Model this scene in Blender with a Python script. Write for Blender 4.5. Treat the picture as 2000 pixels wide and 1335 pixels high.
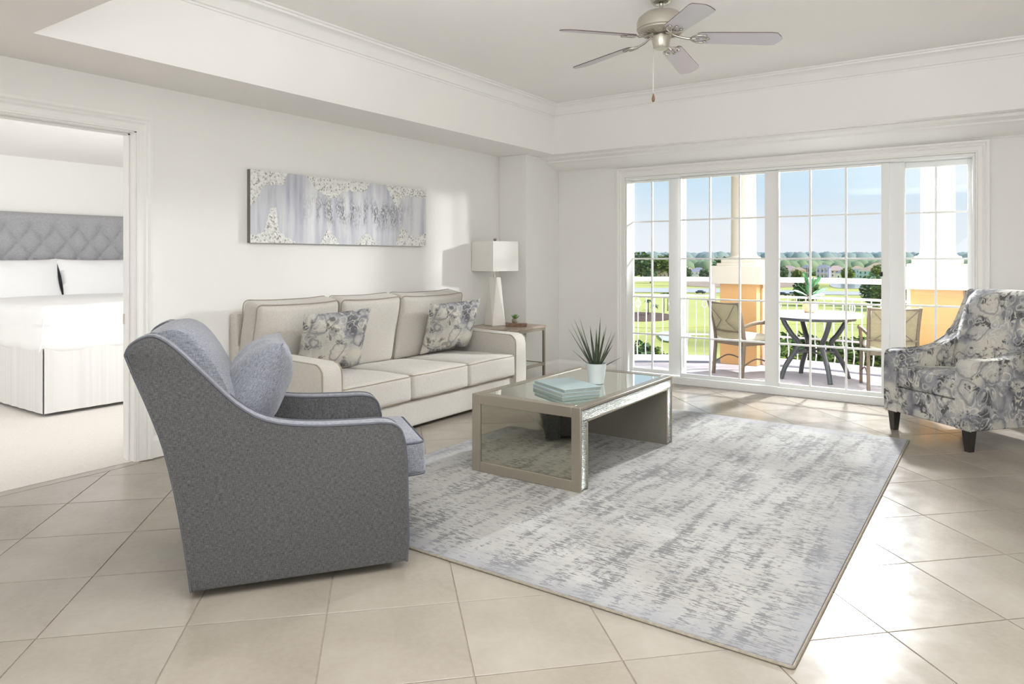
import bpy, bmesh, math, random
from mathutils import Vector, Matrix, noise
D=bpy.data; S=bpy.context.scene; C=S.collection
PI=math.pi; R=math.radians; rnd=random.Random(7)
for o in list(D.objects): D.objects.remove(o)

# ------------------------------------------------------------------ camera, sky, sun, lights, exposure
cam=D.objects.new('camera',D.cameras.new('camera')); C.objects.link(cam); S.camera=cam
cam.location=(0,0,1.38); cam.rotation_euler=(R(90),0,R(34.704))
cam.data.sensor_width=36; cam.data.lens=1379/2000*36; cam.data.shift_y=-0.08125
cam.data.clip_start=.05; cam.data.clip_end=6000
S.view_settings.view_transform='Standard'; S.view_settings.look='None'
S.view_settings.gamma=1; S.view_settings.exposure=0.03; S.view_settings.use_curve_mapping=False
S.cycles.max_bounces=10; S.cycles.diffuse_bounces=6; S.cycles.glossy_bounces=5
S.cycles.transparent_max_bounces=24; S.cycles.transmission_bounces=6
S.cycles.use_denoising=True; S.cycles.sample_clamp_indirect=6.0

W=D.worlds.new('world'); S.world=W; W.use_nodes=True
nt=W.node_tree; nt.nodes.clear()
wo=nt.nodes.new('ShaderNodeOutputWorld'); bg=nt.nodes.new('ShaderNodeBackground')
tc=nt.nodes.new('ShaderNodeTexCoord'); sp=nt.nodes.new('ShaderNodeSeparateXYZ')
cr=nt.nodes.new('ShaderNodeValToRGB')
mp=nt.nodes.new('ShaderNodeMapping'); nz=nt.nodes.new('ShaderNodeTexNoise'); c2=nt.nodes.new('ShaderNodeValToRGB'); mx=nt.nodes.new('ShaderNodeMix'); mx.data_type='RGBA'
e=cr.color_ramp.elements; e[0].position=0.0; e[0].color=(.86,.90,.95,1); e[1].position=1.0; e[1].color=(.20,.42,.80,1)
for p,c in ((.045,(.80,.87,.95,1)),(.12,(.58,.79,.95,1)),(.35,(.38,.62,.92,1))):
    q=cr.color_ramp.elements.new(p); q.color=c
mp.inputs['Scale'].default_value=(1,1,4.5); nz.inputs['Scale'].default_value=3.2; nz.inputs['Detail'].default_value=6
c2.color_ramp.elements[0].position=.45; c2.color_ramp.elements[1].position=.72
c2.color_ramp.elements[0].color=(0,0,0,1); c2.color_ramp.elements[1].color=(.75,.75,.75,1)
L=nt.links.new
L(tc.outputs['Generated'],sp.inputs[0]); L(sp.outputs['Z'],cr.inputs[0]); L(tc.outputs['Generated'],mp.inputs[0]); L(mp.outputs[0],nz.inputs['Vector'])
L(nz.outputs['Fac'],c2.inputs[0]); L(c2.outputs[0],mx.inputs[0]); L(cr.outputs[0],mx.inputs[6]); mx.inputs[7].default_value=(.90,.93,.97,1)
L(mx.outputs[2],bg.inputs[0]); bg.inputs[1].default_value=1.0; L(bg.outputs[0],wo.inputs[0])

def light(name,typ,loc,direction,energy,color=(1,1,1),**k):
    d=D.lights.new(name,typ); d.energy=energy; d.color=color
    for a,b in k.items(): setattr(d,a,b)
    o=D.objects.new(name,d); C.objects.link(o); o.location=loc
    o.rotation_euler=Vector(direction).to_track_quat('-Z','Y').to_euler()
    return o
light('sun','SUN',(60,10,60),(-1,-.12,-.72),3.4,(1,.975,.94),angle=R(.6))
light('balcony_strobe','AREA',(-1.52,9.5,2.47),(.22,-1,-.95),310,(.975,.985,1),shape='DISK',size=.24,spread=R(150))
light('rear_fill_light','AREA',(0.3,-1.75,1.7),(-.25,1,.25),52,(.95,.97,1),shape='RECTANGLE',size=3.6,size_y=2.2)  # added fill behind the camera, no window is modelled there
light('ceiling_bounce_fill','AREA',(-.9,1.5,2.36),(0,0,1),145,(.95,.975,1),shape='RECTANGLE',size=2.6,size_y=2.4)  # added unseen fill aimed up to brighten the ceiling
light('side_fill_light','AREA',(2.1,2.6,1.8),(-1,.1,.22),22,(.955,.975,1),shape='RECTANGLE',size=4.0,size_y=1.5)  # added fill from the right, brightens the left wall and tray face
light('bedroom_front_fill','AREA',(-5.15,3.95,1.6),(-1,-.10,0),38,(.98,.99,1),shape='RECTANGLE',size=2.4,size_y=1.8)  # added fill hidden beside the doorway, brightens headboard wall and bed foot
light('bedroom_side_fill','AREA',(-6.9,-.3,1.5),(-.45,1,0),40,(.98,.99,1),shape='RECTANGLE',size=2.4,size_y=1.8)  # added fill out of view, brightens the near side of the bed

# ------------------------------------------------------------------ materials
def lin(r,g,b):
    f=lambda c:((c/255+.055)/1.055)**2.4 if c>10 else c/255/12.92
    return (f(r),f(g),f(b),1)
class M:
    def __init__(s,name,rough=.6,metal=0,spec=.5):
        s.m=D.materials.new(name); s.m.use_nodes=True; s.n=s.m.node_tree.nodes; s.l=s.m.node_tree.links
        s.b=s.n['Principled BSDF']; s.b.inputs['Roughness'].default_value=rough; s.b.inputs['Metallic'].default_value=metal
        s.b.inputs['Specular IOR Level'].default_value=spec; s.tc=None
    def N(s,t,**k):
        q=s.n.new('ShaderNode'+t)
        for a,b in k.items():
            if a in('operation','blend_type','data_type','feature','wave_type','bands_direction','wave_profile','distance','normalize','interpolation_type','noise_dimensions'): setattr(q,a,b)
            else: s.set(q,a,b)
        return q
    def set(s,q,a,b):
        i=q.inputs[a.replace('_',' ')] if isinstance(a,str) and a.replace('_',' ') in q.inputs else q.inputs[int(a[1:])]
        if hasattr(b,'is_linked') or isinstance(b,bpy.types.NodeSocket): s.l.new(b,i)
        else: i.default_value=b
    def co(s,scale=(1,1,1),rot=(0,0,0),loc=(0,0,0)):
        if s.tc is None: s.tc=s.n.new('ShaderNodeTexCoord')
        m=s.n.new('ShaderNodeMapping'); s.l.new(s.tc.outputs['Object'],m.inputs[0])
        m.inputs['Scale'].default_value=scale; m.inputs['Rotation'].default_value=rot; m.inputs['Location'].default_value=loc
        return m.outputs[0]
    def noise(s,scale=5,detail=3,vec=None,rough=.5,dist=0):
        q=s.n.new('ShaderNodeTexNoise'); q.inputs['Scale'].default_value=scale; q.inputs['Detail'].default_value=detail
        q.inputs['Roughness'].default_value=rough; q.inputs['Distortion'].default_value=dist
        s.l.new(vec if vec is not None else s.co(),q.inputs['Vector']); return q.outputs['Fac']
    def vor(s,scale=5,vec=None,feature='F1',out='Distance',rand=1):
        q=s.n.new('ShaderNodeTexVoronoi'); q.feature=feature; q.inputs['Scale'].default_value=scale; q.inputs['Randomness'].default_value=rand
        s.l.new(vec if vec is not None else s.co(),q.inputs['Vector']); return q.outputs[out]
    def ramp(s,fac,stops,ip='LINEAR'):
        q=s.n.new('ShaderNodeValToRGB'); q.color_ramp.interpolation=ip; s.l.new(fac,q.inputs[0]); el=q.color_ramp.elements
        while len(el)<len(stops): el.new(.5)
        for i,(p,c) in enumerate(stops):
            el[i].position=p; el[i].color=c if len(c)==4 else (*c,1)
        return q.outputs[0]
    def bw(s,fac,a,b,lo=0.,hi=1.): return s.ramp(fac,[(a,(lo,lo,lo,1)),(b,(hi,hi,hi,1))])
    def math(s,op,a,b=0.):
        q=s.n.new('ShaderNodeMath'); q.operation=op
        for i,v in enumerate((a,b)):
            if isinstance(v,(int,float)): q.inputs[i].default_value=v
            else: s.l.new(v,q.inputs[i])
        return q.outputs[0]
    def mix(s,fac,a,b,mode='MIX'):
        q=s.n.new('ShaderNodeMix'); q.data_type='RGBA'; q.blend_type=mode
        for i,v in ((0,fac),(6,a),(7,b)):
            if isinstance(v,(int,float,tuple)): q.inputs[i].default_value=v
            else: s.l.new(v,q.inputs[i])
        return q.outputs[2]
    def col(s,v):
        if isinstance(v,tuple): s.b.inputs['Base Color'].default_value=v
        else: s.l.new(v,s.b.inputs['Base Color'])
        return s
    def rgh(s,v): s.l.new(v,s.b.inputs['Roughness']); return s
    def bump(s,h,strength=.3,dist=.01):
        q=s.n.new('ShaderNodeBump'); q.inputs['Strength'].default_value=strength; q.inputs['Distance'].default_value=dist
        s.l.new(h,q.inputs['Height']); s.l.new(q.outputs[0],s.b.inputs['Normal']); return s
def plain(name,c,rough=.5,metal=0,var=.04,scale=6,bump=0.,bs=60,spec=.5):
    m=M(name,rough,metal,spec); f=m.noise(scale,3)
    lo=tuple(x*(1-var) for x in c[:3])+(1,); hi=tuple(min(1,x*(1+var)) for x in c[:3])+(1,)
    m.col(m.ramp(f,[(.3,lo),(.7,hi)]))
    if bump: m.bump(m.noise(bs,3),bump,.004)
    return m.m

wall_m=plain('painted_wall',lin(240,239,236),.75,0,.008,2,.05,220)
ceil_m=plain('painted_ceiling',lin(245,243,240),.8,0,.008,2,.05,150)
trim_m=plain('white_trim_paint',lin(243,242,239),.38,0,.008,3)
vinyl_m=plain('white_vinyl_frame',lin(240,241,240),.35,0,.008,3)
steel_m=plain('brushed_nickel',lin(196,192,186),.22,1,.05,8)
dark_m=plain('dark_gap',lin(40,38,36),.7)

def mk_tile():
    m=M('cream_stone_tile',.22,0,.5)
    q=m.n.new('ShaderNodeObjectInfo')
    big=m.noise(2.2,5); fine=m.noise(38,4,rough=.65)
    base=m.ramp(big,[(.3,lin(148,140,129)),(.55,lin(160,152,141)),(.75,lin(169,162,152))])
    tone=m.ramp(q.outputs['Random'],[(0,(.92,.90,.87,1)),(1,(1.0,1.0,1.0,1))])
    c=m.mix(1.0,base,tone,'MULTIPLY')
    m.col(m.mix(m.bw(fine,.35,.75,0,.25),c,lin(174,168,158)))
    m.rgh(m.bw(m.noise(9,5),.3,.75,.17,.25)); return m.m
tile_m=mk_tile()
grout_m=plain('grey_beige_grout',lin(150,140,126),.85,0,.1,30)

def mk_fabric(name,ca,cb,cc=None,weave=420,bumpv=.35,mott=.5,rough=.85):
    m=M(name,rough,0,.25)
    m.b.inputs['Sheen Weight'].default_value=.25; m.b.inputs['Sheen Roughness'].default_value=.5
    h=m.noise(weave,2,m.co((1,1,.14))); v=m.noise(weave,2,m.co((.14,.14,1)))
    f=m.math('MULTIPLY',m.math('ADD',h,v),.5)
    c=m.ramp(f,[(.36,ca),(.62,cb)])
    if cc: c=m.mix(m.bw(m.noise(5,4),.3,.7,0,mott),c,cc)
    m.col(c); m.bump(f,bumpv,.002); return m.m
grey_m=mk_fabric('charcoal_heather_fabric',lin(56,56,57),lin(100,100,101),None,420,.4)
greyl_m=mk_fabric('blue_grey_heather_fabric',lin(96,98,106),lin(142,145,154),None,420,.4)  # pillow colour; on the arm tops it stands in for light from above
greyp_m=plain('slate_piping',lin(84,86,94),.7,0,.1,40)
beige_m=mk_fabric('beige_linen',lin(188,183,174),lin(211,207,200),lin(200,195,187),380,.2)
beigep_m=plain('beige_piping',lin(164,155,141),.8,0,.05,40)

def mk_ikat(name,s=1.0,dark=1.0):
    m=M(name,.85,0,.2)
    w=m.n.new('ShaderNodeTexNoise'); w.inputs['Scale'].default_value=5*s; w.inputs['Detail'].default_value=3
    m.l.new(m.co(),w.inputs['Vector'])
    vm=m.n.new('ShaderNodeVectorMath'); vm.operation='MULTIPLY_ADD'; m.l.new(w.outputs['Color'],vm.inputs[0]); vm.inputs[1].default_value=(.17/s,)*3; m.l.new(m.co(),vm.inputs[2])
    v=vm.outputs[0]
    d1=m.vor(13*s,v,rand=.85); d2=m.vor(4.6*s,v,rand=.6)
    curl=m.bw(m.math('SINE',m.math('MULTIPLY',d1,17)),.35,.8)            # small pale scrolls
    med=m.bw(m.math('ABSOLUTE',m.math('SUBTRACT',d2,.42)),.015,.05,1,0)  # medallion outlines
    inner=m.bw(d2,.25,.36,1,0)
    wash=m.noise(3.6*s,3,m.co(loc=(3,1,2)),.5)
    base=m.ramp(wash,[(.36,lin(113,113,118)),(.46,lin(157,157,161)),(.54,lin(194,192,186)),(.66,lin(214,209,197))])
    c=m.mix(m.math('MULTIPLY',inner,.55),base,lin(216,212,202))
    where=m.bw(m.noise(5*s,2,m.co(loc=(7,3,1))),.40,.55)
    c=m.mix(m.math('MULTIPLY',m.math('MULTIPLY',curl,where),.75),c,lin(220,217,208))
    c=m.mix(m.math('MULTIPLY',med,.6),c,lin(120,119,124))
    blot=m.bw(m.noise(9*s,4,v,.65),.53,.60)
    c=m.mix(m.math('MULTIPLY',m.math('MULTIPLY',blot,m.bw(curl,.0,1,1,.25)),.92*dark),c,lin(84,82,84))
    spk=m.bw(m.noise(240,2,m.co((1,1,.3))),.35,.7,.9,1.0)
    m.col(m.mix(1.0,c,spk,'MULTIPLY')); m.bump(m.noise(350,2),.25,.002); return m.m
ikat_m=mk_ikat('medallion_print_fabric',1.0); ikatp_m=mk_ikat('medallion_pillow_fabric',1.15,.8)

def mk_rug():
    m=M('grey_abstract_rug',.95,0,.15)
    m.b.inputs['Sheen Weight'].default_value=.2
    dash=m.noise(95,2,m.co((.20,1.25,1)),.55)            # short strokes along x
    dash2=m.noise(60,3,m.co((.45,.8,1),loc=(3,1,0)),.7)
    band=m.noise(9,3,m.co((1.5,.16,1)),.6)               # broken columns along y
    cloud=m.noise(3.2,4,m.co((1,.8,1),loc=(5,2,0)),.6)
    den=m.math('ADD',m.math('MULTIPLY',m.math('SUBTRACT',band,.5),.6),m.math('MULTIPLY',m.math('SUBTRACT',cloud,.5),.38))
    a=m.bw(m.math('ADD',dash,den),.555,.60); b=m.bw(m.math('ADD',dash2,den),.60,.64)
    line=m.math('MAXIMUM',a,m.math('MULTIPLY',b,.8))
    base=m.ramp(m.noise(2.4,5,m.co((.7,1.1,1))),[(.3,lin(156,154,150)),(.7,lin(177,176,173))])
    base=m.mix(m.bw(m.noise(40,3,m.co((.3,1.2,1),loc=(9,0,0))),.5,.7,0,.35),base,lin(141,139,136))
    # worn blue grey border: local x/y of the rug centre
    s=m.n.new('ShaderNodeSeparateXYZ'); m.l.new(m.tc.outputs['Object'],s.inputs[0])
    ex=m.math('SUBTRACT',1.37,m.math('ABSOLUTE',s.outputs[0])); ey=m.math('SUBTRACT',1.81,m.math('ABSOLUTE',s.outputs[1]))
    ed=m.math('MINIMUM',ex,ey); edn=m.math('ADD',ed,m.math('MULTIPLY',m.math('SUBTRACT',m.noise(5,5,rough=.7),.5),.5))
    bord=m.bw(edn,.0,.22,1,0)
    c=m.mix(m.math('MULTIPLY',line,.85),base,lin(98,97,99)); c=m.mix(m.math('MULTIPLY',bord,.65),c,lin(142,143,149))
    m.col(c); m.bump(m.math('ADD',m.math('MULTIPLY',line,-.6),m.math('MULTIPLY',m.noise(300,2),.5)),.5,.004); return m.m
rug_m=mk_rug(); rugedge_m=plain('rug_binding',lin(148,140,126),.9,0,.15,60)

def mk_art():
    m=M('abstract_painting',.55,0,.4)
    st=m.noise(9,5,m.co((1,1,.10)),.6); 
    c=m.ramp(st,[(.33,lin(172,174,190)),(.48,lin(205,206,214)),(.62,lin(226,226,229))])
    s=m.n.new('ShaderNodeSeparateXYZ'); m.l.new(m.tc.outputs['Object'],s.inputs[0])
    y,z=s.outputs[1],s.outputs[2]
    # silvery fleck field left of centre to right
    fl=m.bw(m.noise(110,3,m.co((1,1,.4))),.40,.56); fb=m.bw(m.noise(7,4,m.co((1,1.8,.4),loc=(0,.35,0))),.43,.55)
    mid=m.bw(m.math('ABSOLUTE',z),.05,.17,1,0); mid2=m.bw(m.math('ABSOLUTE',m.math('SUBTRACT',y,.15)),.35,.75,1,0)
    c=m.mix(m.math('MULTIPLY',m.math('MULTIPLY',fl,fb),m.math('MULTIPLY',mid,mid2)),c,lin(118,120,126))
    # white crust creeping in from top and bottom edges: depth profile along the width
    yn=m.math('ADD',m.math('MULTIPLY',y,1/2.04),.5)
    gv=lambda x:(x,x,x,1)
    up=m.ramp(yn,[(p,gv(q)) for p,q in ((0,.30),(.03,.24),(.06,.12),(.15,.11),(.175,.0),(.26,.0),(.30,.10),(.40,.19),(.46,.12),(.60,.08),(.63,.0),(.72,.0),(.76,.14),(.80,.22),(.84,.08),(.97,.10))])
    dn=m.ramp(yn,[(p,gv(q)) for p,q in ((0,.07),(.06,.09),(.09,.30),(.115,.34),(.13,.10),(.20,.03),(.22,.0),(.33,.0),(.38,.15),(.45,.0),(.53,.0),(.60,.13),(.68,.0),(.78,.0),(.83,.20),(.92,.08),(1,.16))])
    top_=m.bw(z,-.001,.001)
    edge=m.math('SUBTRACT',.286,m.math('ABSOLUTE',z))
    n1=m.mix(top_,dn,up); depth=m.math('MULTIPLY',n1,1.0)
    dd=m.math('SUBTRACT',m.math('ADD',depth,m.math('MULTIPLY',m.math('SUBTRACT',m.noise(22,3),.5),.06)),m.math('ADD',edge,.006))
    crust=m.bw(dd,-.008,.008)
    spk=m.ramp(m.vor(75,out='Color'),[(.15,lin(170,168,164)),(.35,lin(232,231,229)),(1,lin(252,252,251))])
    m.col(m.mix(crust,c,spk)); m.bump(m.math('ADD',m.math('MULTIPLY',m.math('MULTIPLY',crust,m.vor(75)),1.5),m.math('MULTIPLY',st,.2)),.8,.006); return m.m
art_m=mk_art()
canvas_m=plain('grey_canvas_edge',lin(120,118,112),.8)

champ_m=plain('champagne_metallic_paint',lin(160,152,138),.34,.55,.03,3)
champd_m=plain('dark_grey_panel',lin(122,118,108),.55,.1,.02,3)  # matte dark grey of the table's inner faces
def mk_mirror(name,c,rough=.02):
    m=M(name,rough,1); m.col(c); return m.m
mirror_m=mk_mirror('table_top_mirror',lin(222,226,214)); smoke_m=mk_mirror('antique_end_mirror',lin(188,187,174),.03)
def mk_crystal():
    m=M('crushed_mirror_strip',.12,.75); v=m.vor(140,out='Color')
    m.col(m.ramp(v,[(0,lin(120,128,124)),(.5,lin(188,194,190)),(1,lin(240,243,240))])); m.bump(m.vor(140),1,.01); return m.m
crystal_m=mk_crystal()
def mk_glass():
    m=M('window_glass'); n=m.n; n.remove(m.b); out=n['Material Output']
    t=n.new('ShaderNodeBsdfTransparent'); t.inputs[0].default_value=(.985,.992,.99,1); g=n.new('ShaderNodeBsdfGlossy'); g.inputs['Roughness'].default_value=.0
    f=n.new('ShaderNodeFresnel'); f.inputs[0].default_value=1.3; x=n.new('ShaderNodeMixShader')
    m.l.new(f.outputs[0],x.inputs[0]); m.l.new(t.outputs[0],x.inputs[1]); m.l.new(g.outputs[0],x.inputs[2]); m.l.new(x.outputs[0],out.inputs[0]); return m.m
glass_m=mk_glass()
shade_m=M('white_lamp_shade',.8,0,.2).col(lin(232,230,225)); shade_m.bump(shade_m.noise(300,2,shade_m.co((1,1,.2))),.15,.002); shade_m=shade_m.m
ceramic_m=plain('white_matte_ceramic',lin(226,222,215),.55,0,.02,4,.05,60)
pot_m=plain('pale_blue_grey_pot',lin(196,204,206),.5,0,.02,6)
soil_m=plain('dark_soil',lin(52,44,38),.95,0,.3,60,.5,90)
def mk_leaf(name,a,b,rough=.45,sc=14):
    m=M(name,rough,0,.4); m.col(m.ramp(m.noise(sc,3),[(.3,a),(.7,b)])); return m.m
aloe_m=mk_leaf('dark_green_aloe_leaf',lin(44,54,42),lin(84,94,74)); succ_m=mk_leaf('fresh_green_succulent',lin(76,118,62),lin(140,172,104)); fig_m=mk_leaf('glossy_fig_leaf',lin(22,66,38),lin(52,108,56),.6)
def mk_wood(name,a,b):
    m=M(name,.45,0,.4); g=m.noise(9,5,m.co((6,.6,6)),.6,.4); m.col(m.ramp(g,[(.3,a),(.7,b)])); m.bump(g,.1,.003); return m.m
wood_m=mk_wood('greyed_brown_wood',lin(140,124,110),lin(180,166,152)); block_m=mk_wood('walnut_block',lin(108,80,62),lin(150,118,96))
book_m=plain('pale_teal_book_cloth',lin(168,186,188),.6,0,.02,5,.1,200); page_m=plain('book_pages',lin(150,158,156),.85,0,.12,200)
black_m=plain('espresso_black_wood',lin(44,40,38),.35,0,.1,10)
blade_m=plain('silver_fan_blade',lin(198,194,202),.35,.2,.02,4); bladee_m=plain('walnut_blade_edge',lin(92,78,74),.5)
carpet_m=plain('cream_bedroom_carpet',lin(226,222,216),.95,0,.04,60,.6,260); sheet_m=plain('white_bed_linen',lin(240,240,241),.85,0,.01,4,.08,20)
def mk_skirt():
    m=M('striped_bed_skirt',.85,0,.2); s=m.bw(m.noise(40,1,m.co((1,1,.01))),.35,.65,.94,1); m.col(m.mix(1.0,lin(228,226,223),s,'MULTIPLY')); return m.m
skirt_m=mk_skirt()
head_m=mk_fabric('silver_grey_tufted_fabric',lin(150,150,154),lin(176,176,180),None,300,.2)
def mk_balc():
    m=M('balcony_floor_coating',.6); m.col(m.ramp(m.noise(3,5),[(.3,lin(160,153,157)),(.7,lin(182,176,180))])); m.bump(m.noise(80,3),.2,.004); return m.m
balc_m=mk_balc()
stucco_o=plain('peach_stucco',lin(208,164,112),.85,0,.03,3,.25,120); stucco_w=plain('cream_stucco',lin(208,203,192),.8,0,.02,3,.15,120)
rail_m=plain('white_railing_paint',lin(238,236,240),.4); 
pch_m=plain('taupe_patio_metal',lin(108,94,78),.45,.2,.06,10); sling_m=mk_fabric('tan_sling_mesh',lin(134,124,96),lin(160,150,120),None,300,.2); pcush_m=mk_fabric('cream_outdoor_cushion',lin(186,178,158),lin(206,199,180),None,300,.2)
ptab_m=plain('slate_metal_leg',lin(72,74,78),.45,.3); ptop_m=plain('white_stone_table_top',lin(236,232,232),.3,0,.03,10); cpot_m=plain('cream_outdoor_pot',lin(190,170,132),.5,0,.06,10)

# ------------------------------------------------------------------ mesh helpers
def obj(name,bm,mat,parent=None,loc=None,smooth=True,ang=38,bevel=0):
    if isinstance(bm,bmesh.types.BMesh):
        bmesh.ops.recalc_face_normals(bm,faces=bm.faces)
        me=D.meshes.new(name); bm.to_mesh(me); bm.free()
    else: me=bm
    if not me.materials:
        for x in (mat if isinstance(mat,(list,tuple)) else [mat]): me.materials.append(x)
    if smooth and len(me.polygons):
        me.polygons.foreach_set('use_smooth',[True]*len(me.polygons))
        try: me.set_sharp_from_angle(angle=R(ang))
        except Exception: pass
    o=D.objects.new(name,me); C.objects.link(o)
    if parent: o.parent=parent
    if loc: o.location=loc
    if bevel:
        md=o.modifiers.new('bevel','BEVEL'); md.width=bevel; md.segments=2; md.limit_method='ANGLE'
    return o
def tag(o,label=None,cat=None,group=None,kind=None):
    if label:o['label']=label
    if cat:o['category']=cat
    if group:o['group']=group
    if kind:o['kind']=kind
    return o
def thing(name,label,cat,loc=(0,0,0),rz=0,group=None,kind=None):
    o=D.objects.new(name,None); C.objects.link(o); o.location=loc; o.rotation_euler=(0,0,rz); o.empty_display_size=.1
    return tag(o,label,cat,group,kind)
def copy_tree(o,parent=None):
    c=o.copy(); C.objects.link(c)
    if parent: c.parent=parent
    for ch in list(o.children): copy_tree(ch,c)
    return c
def nb(): return bmesh.new()
def box(bm,a,b,mi=0):
    x0,y0,z0=a;x1,y1,z1=b
    v=[bm.verts.new(p) for p in ((x0,y0,z0),(x1,y0,z0),(x1,y1,z0),(x0,y1,z0),(x0,y0,z1),(x1,y0,z1),(x1,y1,z1),(x0,y1,z1))]
    for f in ((0,3,2,1),(4,5,6,7),(0,1,5,4),(1,2,6,5),(2,3,7,6),(3,0,4,7)):
        bm.faces.new([v[i] for i in f]).material_index=mi
    return bm
def B(a,b): return box(nb(),a,b)
def tube(bm,pts,r,seg=8,closed=False,mi=0,flat=1.0):
    pts=[Vector(p) for p in pts]; n=len(pts); rings=[]
    t0=(pts[1]-pts[0]).normalized(); up=Vector((0,0,1)) if abs(t0.z)<.9 else Vector((1,0,0)); nrm=t0.cross(up).normalized()
    for i,p in enumerate(pts):
        if closed: t=(pts[(i+1)%n]-pts[i-1]).normalized()
        else: t=(pts[min(i+1,n-1)]-pts[max(i-1,0)]).normalized()
        nrm=(nrm-t*nrm.dot(t)).normalized(); b=t.cross(nrm); rr=r[i] if isinstance(r,(list,tuple)) else r
        rings.append([bm.verts.new(p+nrm*math.cos(2*PI*k/seg)*rr+b*math.sin(2*PI*k/seg)*rr*flat) for k in range(seg)])
    m=n if closed else n-1
    for i in range(m):
        A,Bq=rings[i],rings[(i+1)%n]
        for k in range(seg): bm.faces.new((A[k],A[(k+1)%seg],Bq[(k+1)%seg],Bq[k])).material_index=mi
    if not closed:
        bm.faces.new(rings[0][::-1]).material_index=mi; bm.faces.new(rings[-1]).material_index=mi
    return bm
def lathe(bm,prof,c=(0,0,0),seg=32,mi=0):
    rings=[]
    for r,z in prof: rings.append([bm.verts.new((c[0]+max(r,1e-4)*math.cos(2*PI*k/seg),c[1]+max(r,1e-4)*math.sin(2*PI*k/seg),c[2]+z)) for k in range(seg)])
    for i in range(len(rings)-1):
        for k in range(seg): bm.faces.new((rings[i][k],rings[i][(k+1)%seg],rings[i+1][(k+1)%seg],rings[i+1][k])).material_index=mi
    bm.faces.new(rings[0][::-1]).material_index=mi; bm.faces.new(rings[-1]).material_index=mi
    return bm
def crom(pts,n=6,closed=False):
    P=[Vector(p) for p in pts]; out=[]; N=len(P)
    for i in range(N if closed else N-1):
        if closed: a,b,c,d=P[i-1],P[i],P[(i+1)%N],P[(i+2)%N]
        else: a,b,c,d=P[max(i-1,0)],P[i],P[i+1],P[min(i+2,N-1)]
        for k in range(n):
            t=k/n; out.append(.5*((2*b)+(c-a)*t+(2*a-5*b+4*c-d)*t*t+(3*b-a-3*c+d)*t**3))
    if not closed: out.append(P[-1])
    return out
def prism(pts2,w0,w1,axes='xz',bev=0,seg=3):
    """extrude a closed 2D outline (s,z) along the third axis from w0 to w1, rounding the rims"""
    bm=nb(); mk={'xz':lambda s,z,w:(s,w,z),'yz':lambda s,z,w:(w,s,z),'xy':lambda s,z,w:(s,z,w)}[axes]
    A=[bm.verts.new(mk(s,z,w0)) for s,z in pts2]; Bv=[bm.verts.new(mk(s,z,w1)) for s,z in pts2]; n=len(A)
    fa=bm.faces.new(A); fb=bm.faces.new(Bv[::-1])
    for i in range(n): bm.faces.new((A[i],A[(i+1)%n],Bv[(i+1)%n],Bv[i]))
    if bev:
        ed=[e for e in bm.edges if (fa in e.link_faces or fb in e.link_faces)]
        bmesh.ops.bevel(bm,geom=ed,offset=bev,segments=seg,affect='EDGES',profile=.5,clamp_overlap=True)
    return bm
def rbox(sx,sy,sz,r=.03,N=8,crown=0,mat=Matrix(),fn=None,bm=None):
    bm=bm or nb(); h=(sx/2,sy/2,sz/2); cache={}
    def V(p):
        k=tuple(round(q,5) for q in p)
        if k in cache: return cache[k]
        q=[p[i]*h[i] for i in range(3)]; inn=[max(-(h[i]-r),min(h[i]-r,q[i])) for i in range(3)]
        d=Vector([q[i]-inn[i] for i in range(3)]); v=Vector(inn)+(d.normalized()*r if d.length>1e-9 else d)
        v.z+=crown*(1 if p[2]>0 else -1)*abs(p[2])**2*(1-p[0]**4)*(1-p[1]**4)
        if fn: v=fn(v,p)
        cache[k]=bm.verts.new(mat@v); return cache[k]
    # non-uniform parameter so the rounding gets enough points
    def grid(hx):
        e=min(.95,r/hx); a=[-1,-1+e*.3,-1+e*.65,-1+e]; m=[-1+e+(2-2*e)*i/N for i in range(1,N)]; return a+m+[1-e,1-e*.65,1-e*.3,1]
    G=[grid(h[0]),grid(h[1]),grid(h[2])]
    for ax in range(3):
        u,w=[i for i in range(3) if i!=ax]
        for sgn in (-1,1):
            for i in range(len(G[u])-1):
                for j in range(len(G[w])-1):
                    q=[]
                    for (a,b) in ((i,j),(i+1,j),(i+1,j+1),(i,j+1)):
                        p=[0,0,0]; p[ax]=sgn; p[u]=G[u][a]; p[w]=G[w][b]; q.append(V(p))
                    if len(set(q))==4: bm.faces.new(q)
    return bm
def rrect(sx,sy,r,z,n=5):
    pts=[]
    for cx,cy,a in ((sx/2-r,sy/2-r,0),(-sx/2+r,sy/2-r,90),(-sx/2+r,-sy/2+r,180),(sx/2-r,-sy/2+r,270)):
        for k in range(n+1):
            t=R(a+90*k/n); pts.append((cx+r*math.cos(t),cy+r*math.sin(t),z))
    return pts
def cushion(name,sx,sy,sz,mat,pm,parent,M4,r=.04,crown=.02,pipe=.005,fn=None,both=True):
    o=obj(name,rbox(sx,sy,sz,r,8,crown,M4,fn),mat,parent,ang=80)
    if pipe:
        bm=nb()
        for z in ((sz/2-.012,-sz/2+.012) if both else (sz/2-.012,)):
            k=.0
            P=[Vector(p) for p in rrect(sx-.008,sy-.008,max(r*.9,.02),z)]
            P2=[]
            for i,p in enumerate(P):
                q=P[(i+1)%len(P)]; n=max(1,int((q-p).length/.08))
                for t in range(n): P2.append(p.lerp(q,t/n))
            if fn: P2=[fn(p.copy(),(p.x/(sx/2),p.y/(sy/2),z/(sz/2))) for p in P2]
            tube(bm,[M4@p for p in P2],pipe,6,True)
        obj('piping',bm,pm,o)
    return o
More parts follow.
